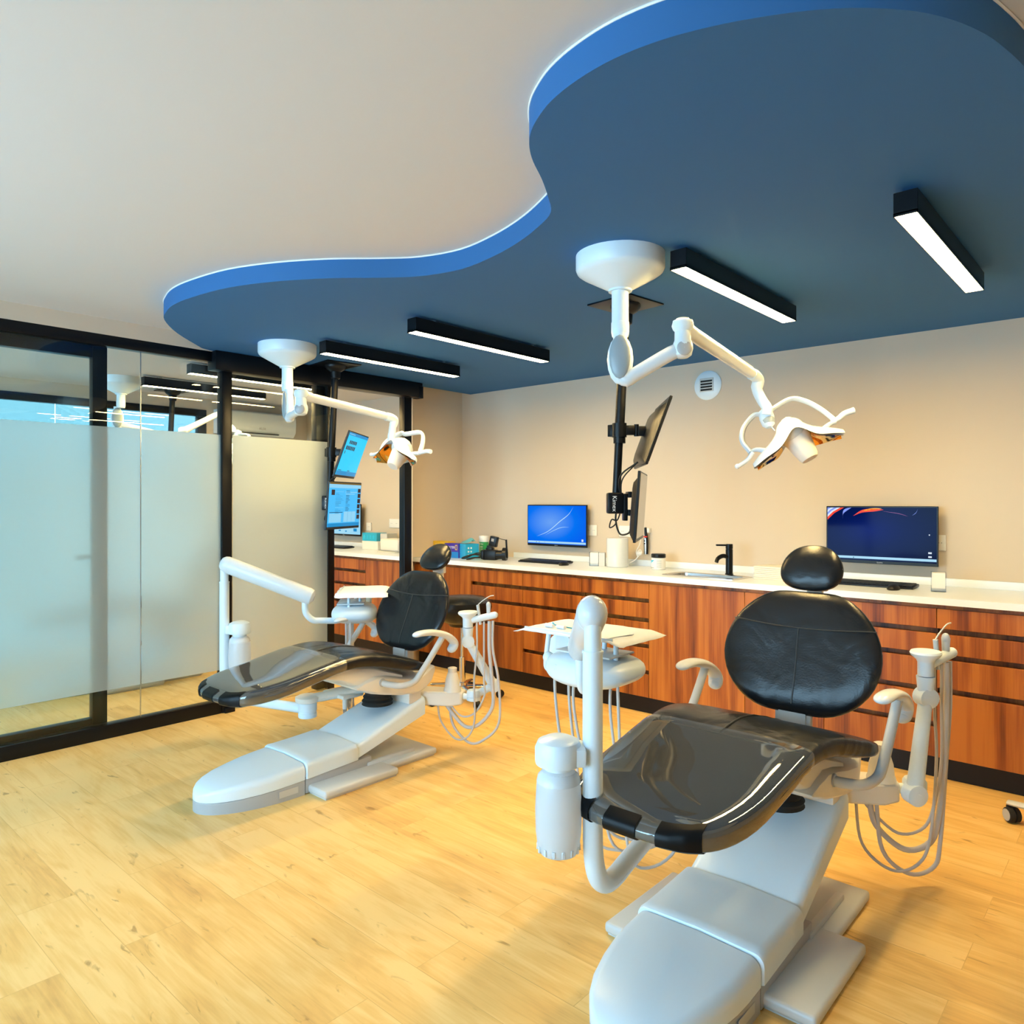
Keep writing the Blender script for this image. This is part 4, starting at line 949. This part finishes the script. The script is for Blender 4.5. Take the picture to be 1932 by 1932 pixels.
    # ---- headrest
    hc = up((0, 2.955, 1.070)); n_ = V((0, -.80, .60)).normalized(); vv = V((0, .60, .80)).normalized()
    if dz > .03: hc = up((0, 2.875, 1.078)); n_ = V((0, -.92, .39)).normalized(); vv = V((0, .39, .92)).normalized()
    hv = [(-1, .03), (-.94, .065), (-.8, .093), (-.55, .113), (-.25, .120), (.05, .118), (.35, .108), (.6, .092), (.8, .072), (.93, .048), (1, .022)]
    b = MB(); rings = []
    for v, w_ in hv:
        th = .036 * math.sqrt(max(.03, 1 - v * v)); o_ = []
        for k in range(28):
            a = 2 * math.pi * k / 28; c, s_ = math.cos(a), math.sin(a)
            o_.append(hc + vv * v * .092 + V((w_ * math.copysign(abs(c) ** .8, c), 0, 0)) + n_ * (th * math.copysign(abs(s_) ** .85, s_)))
        rings.append(o_)
    b.loft(rings); hr = b.build('headrest', leather, t, sub=1)
    b = MB(); b.tube([hc + vv * .092 * .97 * math.sin(a) + V((.1185 * math.cos(a) * (.97 if math.sin(a) < 0 else .90), 0, 0)) + n_ * .006 for a in [2 * math.pi * k / 40 for k in range(41)]], .0012, 5); lab(b.build('piping', stitch, hr), 'thin pale piping')
    b = MB(); q = hc - n_ * .045 - vv * .02; b.box(-.05, .05, -.012, .012, -.055, .045, .008, M=Matrix.Translation(q)); b.box(-.03, .03, -.01, .012, -.16, -.03, .006, M=Matrix.Translation(q)); b.build('headrest_bracket', cream, t)
    # ---- armrests
    for s_ in (-1, 1):
        b = MB(); pad = crom([(.350, 2.475, .702), (.352, 2.52, .710), (.354, 2.60, .706), (.354, 2.68, .686), (.352, 2.735, .658), (.348, 2.768, .625), (.344, 2.758, .596), (.342, 2.735, .590)], 5)
        rings = []; m_ = len(pad)
        for i, p in enumerate(pad):
            d = (pad[min(i + 1, m_ - 1)] - pad[max(i - 1, 0)]).normalized(); nr = V((0, -d.z, d.y)); k_ = i / (m_ - 1)
            e = min(1, math.sqrt(max(.03, 1 - (2 * k_ - 1) ** 8)))
            rings.append([up((s_ * (p.x + .032 * e * math.cos(a)), p.y + nr.y * (.015 + .008 * k_) * e * math.sin(a), p.z + nr.z * (.015 + .008 * k_) * e * math.sin(a))) for a in [2 * math.pi * q / 16 for q in range(16)]])
        b.loft(rings); pd = b.build('armrest_pad', whiteg, t, sub=1)
        b = MB(); b.tube([up((s_ * x, y, z)) for x, y, z in ((.235, 2.35, .468), (.275, 2.38, .458), (.318, 2.43, .450), (.340, 2.49, .462), (.346, 2.53, .50), (.348, 2.60, .575), (.350, 2.685, .675))], .0165, 14, k=4); lab(b.build('armrest_tube', lgrey, t), 'grey bent support tube')
        b = MB(); b.lathe([(.02, -.004), (.021, 0), (.02, .004)], c=up((s_ * .25, 2.355, .468)), ax=(1, 0, 0), n=18); b.build('tube_collar', greyp, t)
    # ---- under-seat pivot + delivery arm
    pv = up((-.26, 2.24, .285))
    b = MB(); b.tube([up((-.08, 2.55, .36)), up((-.16, 2.44, .335)), up((-.22, 2.33, .322)), up((-.26, 2.24, .315))], lambda s: .045, 14, flat=.55); b.lathe([(.062, .018), (.066, .024), (.066, .044), (.05, .052), (.02, .054)], c=pv, n=26); b.cyl(up((-.17, 2.42, .24)), up((-.17, 2.42, .33)), .012)
    b.box(-.30, -.10, 2.36 - Y0, 2.50 - Y0, .31 + dz, .335 + dz, .01); pvo = b.build('pivot_housing', cream, t)
    b = MB(); 
    for z_ in (-.055, -.02, .0): b.lathe([(.048, z_ - .012), (.050, z_ - .01), (.050, z_ + .012), (.048, z_ + .014)], c=pv, n=26)
    b.lathe([(.046, -.065), (.046, .02)], c=pv, n=26); b.build('pivot_disc', white, pvo)
    if not full: 
        return t
    post = V((arm['post'][0] - cx, arm['post'][1], 0)); zp = .25; pe = V((arm['end'][0] - cx, arm['end'][1], 0))
    q = V((pv.x, pv.y + Y0, 0)); dr = (q - post).normalized()
    b = MB(); pts_ = [(q.x, q.y, zp - .05)] if False else []
    P_ = [q + UP * (zp + .01), post + dr * .27 + UP * (zp + .004), post + dr * .16 + UP * zp, post + dr * .085 + UP * (zp + .012), post + dr * .033 + UP * (zp + .052), post + dr * .006 + UP * (zp + .12), post + UP * (zp + .20), post + UP * .60, post + UP * .93]
    b.tube([up(p) for p in crom(P_, 6)], .0275, 20); b.cyl(up(post + UP * .925), up(post + UP * 1.01), .0235, .0235)
    b.lathe([(.029, -.002), (.029, .004)], c=up(post + UP * .925), n=20); da = b.build('delivery_post', white, t)
    # big arm
    za, zb_ = 1.035, .845
    A = post + UP * za; B = pe + UP * zb_; dA = (B - A).normalized()
    b = MB(); A2 = A - dA * .025; B2 = B + dA * .035
    rings = []
    a_, b_ = frame(dA); ln = (B2 - A2).length
    for s_, r_ in ((0, .010), (.008, .030), (.022, .041), (.04, .046), (ln - .03, .046), (ln - .012, .040), (ln, .020)):
        rings.append([up(A2 + dA * s_ + a_ * r_ * .92 * math.cos(a) + b_ * r_ * 1.08 * math.sin(a)) for a in [2 * math.pi * k / 24 for k in range(24)]])
    b.loft(rings); b.tube([up(A2 + dA * .058 + a_ * .0425 * math.cos(a) + b_ * .05 * math.sin(a)) for a in [2 * math.pi * k / 24 for k in range(25)]], .001, 4); bo = b.build('spring_arm', whiteg, da)
    # hook
    hd = V((arm['head'][0] - cx, arm['head'][1], 0)); dh = (hd - pe); dh.z = 0; dh.normalize()
    b = MB(); E0 = B - dA * .02
    b.tube([up(p) for p in (E0 - UP * .03, E0 - UP * .09, E0 - UP * .125 + dh * .015, E0 - UP * .155 + dh * .05, E0 - UP * .16 + dh * .09, V((hd.x, hd.y, zb_ - .16)) - dh * .12, V((hd.x, hd.y, zb_ - .15)) - dh * .05)], .019, 14, k=5)
    b.lathe([(.03, -.02), (.032, .0), (.03, .02)], c=up(V((hd.x, hd.y, zb_ - .15)) - dh * .06), n=18); b.build('hook_tube', white, da)
    # control head
    Mh = Matrix.Translation(up((hd.x, hd.y, .733))) @ Matrix.Rotation(arm['rot'], 4, 'Z')
    b = MB(); b.M = Mh; rings = []
    for x, w_, z0, z1 in ((-.172, .05, -.01, .015), (-.165, .075, -.025, .035), (-.14, .10, -.04, .048), (-.08, .125, -.05, .056), (0, .135, -.05, .060), (.08, .14, -.045, .058), (.14, .125, -.03, .048), (.172, .09, -.012, .035), (.182, .05, .0, .02)):
        o_ = []
        for k in range(24):
            a = 2 * math.pi * k / 24; c, s_ = math.cos(a), math.sin(a)
            o_.append((x, w_ * math.copysign(abs(c) ** .7, c), -.015 + (z0 + z1) / 2 * 1.1 + (z1 - z0) / 2 * 1.18 * math.copysign(abs(s_) ** .75, s_)))
        rings.append(o_)
    b.loft(rings); b.ell((-.185, -.03, .01), .022, .024, .022); b.build('control_head', white, da, sub=1)
    b = MB(); b.M = Mh; b.box(-.10, .14, -.10, .06, .0555, .0625, .003); b.lathe([(.0, .0), (.012, .001), (.012, .004)], c=(-.08, -.115, 0), ax=(0, -1, 0), n=14, m=None); b.build('control_pad', whiteg, da)
    # paddle
    b = MB(); b.M = Mh; b.lathe([(.002, -.006), (.048, -.006), (.05, 0), (.048, .006), (.002, .006)], c=(-.205, .07, .035), ax=(.3, -.9, .12), n=24); b.tube([(-.205, .075, -.005), (-.17, .08, -.015), (-.10, .07, -.01)], .022, 10, k=4, flat=.6); b.build('side_paddle', white, da)
    # tray holder: two bent legs and the flat tray
    b = MB(); b.M = Mh; ztr = .112
    b.tube([(-.205, .0, ztr), (-.205, -.01, .06), (-.205, -.02, 0), (-.195, -.03, -.03), (-.165, -.04, -.035)], .0095, 10, k=4)
    b.build('tray_leg', white, da)
    for q_ in ((.12, -.03), (.03, .03)):
        b = MB(); b.M = Mh; b.tube([(q_[0], q_[1], ztr), (q_[0], q_[1], .04)], .009, 10); b.build('tray_leg', white, da)
    Mt = Mh @ Matrix.Translation((-.055, .045, ztr))
    b = MB(); b.M = Mt; b.box(-.195, .195, -.13, .13, .0, .010, .004); b.box(-.20, .20, -.135, -.13, 0, .016, .002); b.build('instrument_tray', white, da)
    if arm.get('dressed'):
        root = t
        Mw = Matrix.Translation((cx, Y0, 0)) @ Mt
        b = MB(); b.M = Mw; nx, ny = 20, 12; g = []
        rnd = random.Random(11)
        for i in range(nx + 1):
            row = []
            for j in range(ny + 1):
                x = -.24 + .48 * i / nx; y = -.155 + .31 * j / ny
                ex = max(0, abs(x) - .19); ey = max(0, abs(y) - .125)
                z = .0125 + .0015 * rnd.random() - ex * .45 - ey * .3 + (.25 * ex if abs(y) > .15 else 0)
                row.append(b.vert((x + rnd.uniform(-.003, .003), y + rnd.uniform(-.003, .003), z)))
            g.append(row)
        for i in range(nx):
            for j in range(ny): b.face([g[i][j], g[i + 1][j], g[i + 1][j + 1], g[i][j + 1]])
        o = b.build('tray_liner', paper); so = o.modifiers.new('s', 'SOLIDIFY'); so.thickness = .001; so.offset = 1
        tag(o, arm['dressed'], 'tray paper')
        if arm.get('tools'):
            b = MB(); b.M = Mw; b.tube([(-.13, -.04, .017), (-.05, -.055, .017), (.0, -.06, .017)], .0022, 6); b.tube([(-.145, -.03, .021), (-.13, -.04, .017)], .0035, 6); o = b.build('dental_probe', cyanp); tag(o, 'thin blue handled instrument lying on the tray paper', 'instrument')
            for kx, l_ in ((-.115, 'left of the pair'), (-.06, 'right of the pair')):
                b = MB(); b.M = Mw; b.tube([(kx - .02, -.085, .022), (kx + .022, -.092, .022)], .0075, 10); o = b.build('cotton_roll', cardw); tag(o, 'white cotton roll on the tray paper, ' + l_, 'cotton roll', 'cotton rolls on the tray paper')
            b = MB(); b.M = Mw; b.box(.12, .20, -.12, .03, .0145, .0165, .001, seg=1, M=Matrix.Rotation(R(-8), 4, 'Z')); o = b.build('paper_pouch', paper); tag(o, 'flat pale paper pouch at the right end of the tray paper', 'pouch')
    # hoses below the head
    rnd = random.Random(5)
    ends = arm['hose_to']
    for k in range(arm['nh']):
        xk = -.14 + .28 * k / (arm['nh'] - 1)
        s0 = Mh @ V((xk, -.05 + .03 * (k % 2), -.02)); e0 = up((ends[0] - cx + rnd.uniform(-.03, .03), ends[1] + rnd.uniform(-.03, .03), ends[2] - dz))
        low = .10 + rnd.uniform(0, .12); mid = (s0 * .6 + e0 * .4); 
        b = MB(); b.tube([s0, s0 - UP * .12 + V((rnd.uniform(-.006, .006), 0, 0)), V((s0.x * .95 + e0.x * .05, s0.y * .95 + e0.y * .05, (s0.z + low) / 2)), V((s0.x * .85 + e0.x * .15, s0.y * .85 + e0.y * .15, low + .06)), V((mid.x, mid.y, low)), V((s0.x * .25 + e0.x * .75, s0.y * .25 + e0.y * .75, low + .05)), e0], .0055, 8, k=5)
        b.build('hose', hosem, da)
    # bottle
    bd = V(arm['bottle']); bp = post + bd
    b = MB(); c_ = up(bp + UP * .383)
    b.lathe([(.020, .0), (.050, .002), (.056, .012), (.058, .03), (.0585, .033), (.062, .06), (.0635, .12), (.060, .185), (.054, .205), (.045, .222), (.036, .228)], c=c_, n=32, caps=(1, 0)); bt = b.build('water_bottle', milky, da)
    b = MB()
    for k in range(14):
        a = 2 * math.pi * k / 14; b.box(-.004, .004, -.002, .002, .008, .026, .001, seg=1, M=Matrix.Translation(c_) @ Matrix.Rotation(a, 4, 'Z') @ Matrix.Translation((0, .0575, 0)))
    b.build('bottle_ribs', whiteg, da)
    b = MB(); b.lathe([(.0445, .222), (.056, .21), (.060, .193)], c=c_, caps=(0, 0)); b.build('bottle_collar', whiteg, da)
    b = MB(); b.lathe([(.038, .225), (.040, .240), (.046, .242)], c=c_, n=26, caps=(0, 0)); b.lathe([(.045, .240), (.062, .242), (.064, .250), (.064, .285), (.056, .303), (.035, .313), (.01, .315)], c=c_, n=30); bdn = bd.normalized()
    ang = math.atan2(-bd.y, -bd.x); b.box(.0, bd.length - .02, -.045, .045, .242, .292, .008, M=Matrix.Translation(c_) @ Matrix.Rotation(ang, 4, 'Z')); b.build('bottle_cap', white, da)
    # ---- assistant arm
    K = up(arm['knuckle']); J = up(arm['joint'])
    b = MB()
    b.loft([[up(p) for p in r_] for r_ in (
        [(.02, 2.66, .27), (.02, 2.66, .345), (.06, 2.78, .345), (.06, 2.78, .27)], [(.12, 2.68, .262), (.12, 2.68, .34), (.10, 2.82, .34), (.10, 2.82, .262)],
        [(.28, 2.80, .256), (.28, 2.80, .335), (.22, 2.91, .335), (.22, 2.91, .256)], [(.315, 2.86, .26), (.315, 2.86, .33), (.27, 2.94, .33), (.27, 2.94, .26)])])
    bx = b.build('assistant_box', cream, t, bev=.01)
    b = MB(); b.lathe([(.05, 0), (.048, .012), (.044, .02), (.040, .06), (.028, .10), (.024, .105), (.026, .13), (.020, .133)], c=up((.255, 2.845, .333)), n=26); b.build('holder_cone', cream, bx)
    b = MB(); c_ = up((.345, 2.925, .30)); b.lathe([(.030, -.022), (.040, -.018), (.040, .0), (.038, .002), (.040, .004), (.040, .028), (.034, .038), (.02, .042)], c=c_, n=26); b.tube([up((.28, 2.88, .30)), c_], .018, 10)
    b.tube([c_ + UP * .005, K], .022, 12); b.lathe([(.024, -.026), (.036, -.022), (.036, .022), (.024, .026)], c=K, ax=V((K - c_).x and (1, -.9, 0)), n=24); b.build('knuckle', white, bx)
    b = MB(); b.tube([K, J], (.028, .023), 16); b.lathe([(.024, -.028), (.035, -.024), (.035, .024), (.024, .028)], c=J, ax=(1, -.9, 0), n=24)
    b.cyl(J + UP * .02, J + UP * .075, .026, .031); b.lathe([(.031, .078), (.031, .125), (.036, .135), (.056, .150), (.060, .158), (.056, .165), (.01, .167)], c=J, n=28, sx=.85); b.build('assistant_arm', white, bx)
    th = V(arm['th']).normalized(); hb = J + UP * .115
    b = MB(); b.tube([hb + th * .02, hb + th * .15 + UP * .015], .019, 14); b.ell((0, 0, 0), .019, .019, .019, M=Matrix.Translation(hb + th * .15 + UP * .015)); b.build('instrument_bar', white, bx)
    b = MB(); i1 = hb + th * .07 + UP * .0
    b.tube([i1 - UP * .03, i1 + UP * .08 - th * .015], (.008, .009), 10); b.tube([i1 + UP * .08 - th * .015, i1 + UP * .10 + th * .01, i1 + UP * .122 + th * .05, i1 + UP * .124 + th * .075], .0028, 6, k=3); b.build('air_syringe', lgrey, bx)
    b = MB(); i2 = hb + th * .115; b.tube([i2, i2 + UP * .05, i2 + UP * .075], (.012, .015), 10, flat=.6); b.ell((0, 0, 0), .014, .012, .018, M=Matrix.Translation(i2 + UP * .075)); b.build('suction_tip', lgrey, bx)
    base_ = up((.2, 2.80, .27)); 
    for q, (f_, r_, low) in enumerate(((.05, .0055, .07), (.09, .0055, .20), (.12, .0105, .14), (.14, .0075, .05))):
        s0 = hb + th * f_ - UP * .015; e0 = base_ + V((.02 * q - .02, .012 * q, 0)); md = s0 * .45 + e0 * .55
        sw = arm['sw']
        b = MB(); b.tube([s0, s0 - UP * .16, V((s0.x + sw[0] * (q - 1), s0.y + sw[1] * (q - 1), .40 + dz)), V((s0.x * .9 + md.x * .1 + sw[0] * q, s0.y * .9 + md.y * .1 + sw[1] * q, low + .12)), V((s0.x * .6 + md.x * .4, s0.y * .6 + md.y * .4, low + .02)), V((md.x, md.y, low)), V((e0.x * .8 + md.x * .2, e0.y * .8 + md.y * .2, low + .09)), e0], r_, 10, k=6)
        b.build('hose', hosem, bx)
    return t
make_chair('black dental chair with white base on the left, before the glass partition', -3.25, 0.0, dict(post=(-4.13, 2.075), end=(-3.76, 2.405), head=(-3.685, 2.685), rot=R(-40), bottle=(.067, .060, 0), knuckle=(.41, 3.02, .357), joint=(.364, 2.86, .625), th=(.745, .667, .1), nh=8, hose_to=(-3.50, 2.50, .32), sw=(.012, .01), dressed='white paper liner on the tray of the left dental chair'))
make_chair('large black dental chair with white base in the right foreground', -1.015, .065, dict(post=(-1.155, 1.62), end=(-1.462, 1.98), head=(-1.56, 2.19), rot=R(0), bottle=(-.069, -.062, 0), knuckle=(.373, 2.80, .325), joint=(.382, 2.92, .637), th=(.35, .9, .1), nh=7, hose_to=(-1.28, 2.45, .34), sw=(-.004, -.01), dressed='creased white paper liner on the tray of the right dental chair', tools=1))
make_chair('dental chair in the next room, only its base shows below the frosted film', -6.04, 0.03, {}, full=False)
# control pod at right-edge
# ================================================================ LIGHTING
wd = bpy.data.worlds.new('sky'); sc.world = wd; wd.use_nodes = True
bg = wd.node_tree.nodes['Background']; bg.inputs[0].default_value = c4(skyc); bg.inputs[1].default_value = 8.0
def portal(loc, rot, sx, sy):
    l = bpy.data.lights.new('window_portal', 'AREA'); l.shape = 'RECTANGLE'; l.size = sx; l.size_y = sy; l.cycles.is_portal = True
    o = bpy.data.objects.new('window_portal', l); COL.objects.link(o); o.location = loc; o.rotation_euler = rot
portal((-3.9, YF - .15, 1.28), (R(90), 0, 0), 6.9, 2.1)
portal((XF - .1, .8, 1.2), (0, R(-90), 0), 2.25, 5.4)
# ================================================================ CAMERA
cam = bpy.data.cameras.new('camera'); co = bpy.data.objects.new('camera', cam); COL.objects.link(co); sc.camera = co
co.location = (0, 0, H); co.rotation_euler = (R(90), 0, R(41.8))
cam.sensor_width = 36; cam.lens = 36 * 1376 / 1932; cam.shift_y = -(948 - 966) / 1932 * -1
cam.clip_start = .02
sc.view_settings.view_transform = 'Standard'; sc.view_settings.look = 'None'; sc.view_settings.gamma = 1; sc.view_settings.use_curve_mapping = False
sc.view_settings.exposure = 0.72
sc.cycles.max_bounces = 8; sc.cycles.transparent_max_bounces = 16; sc.cycles.sample_clamp_indirect = 6
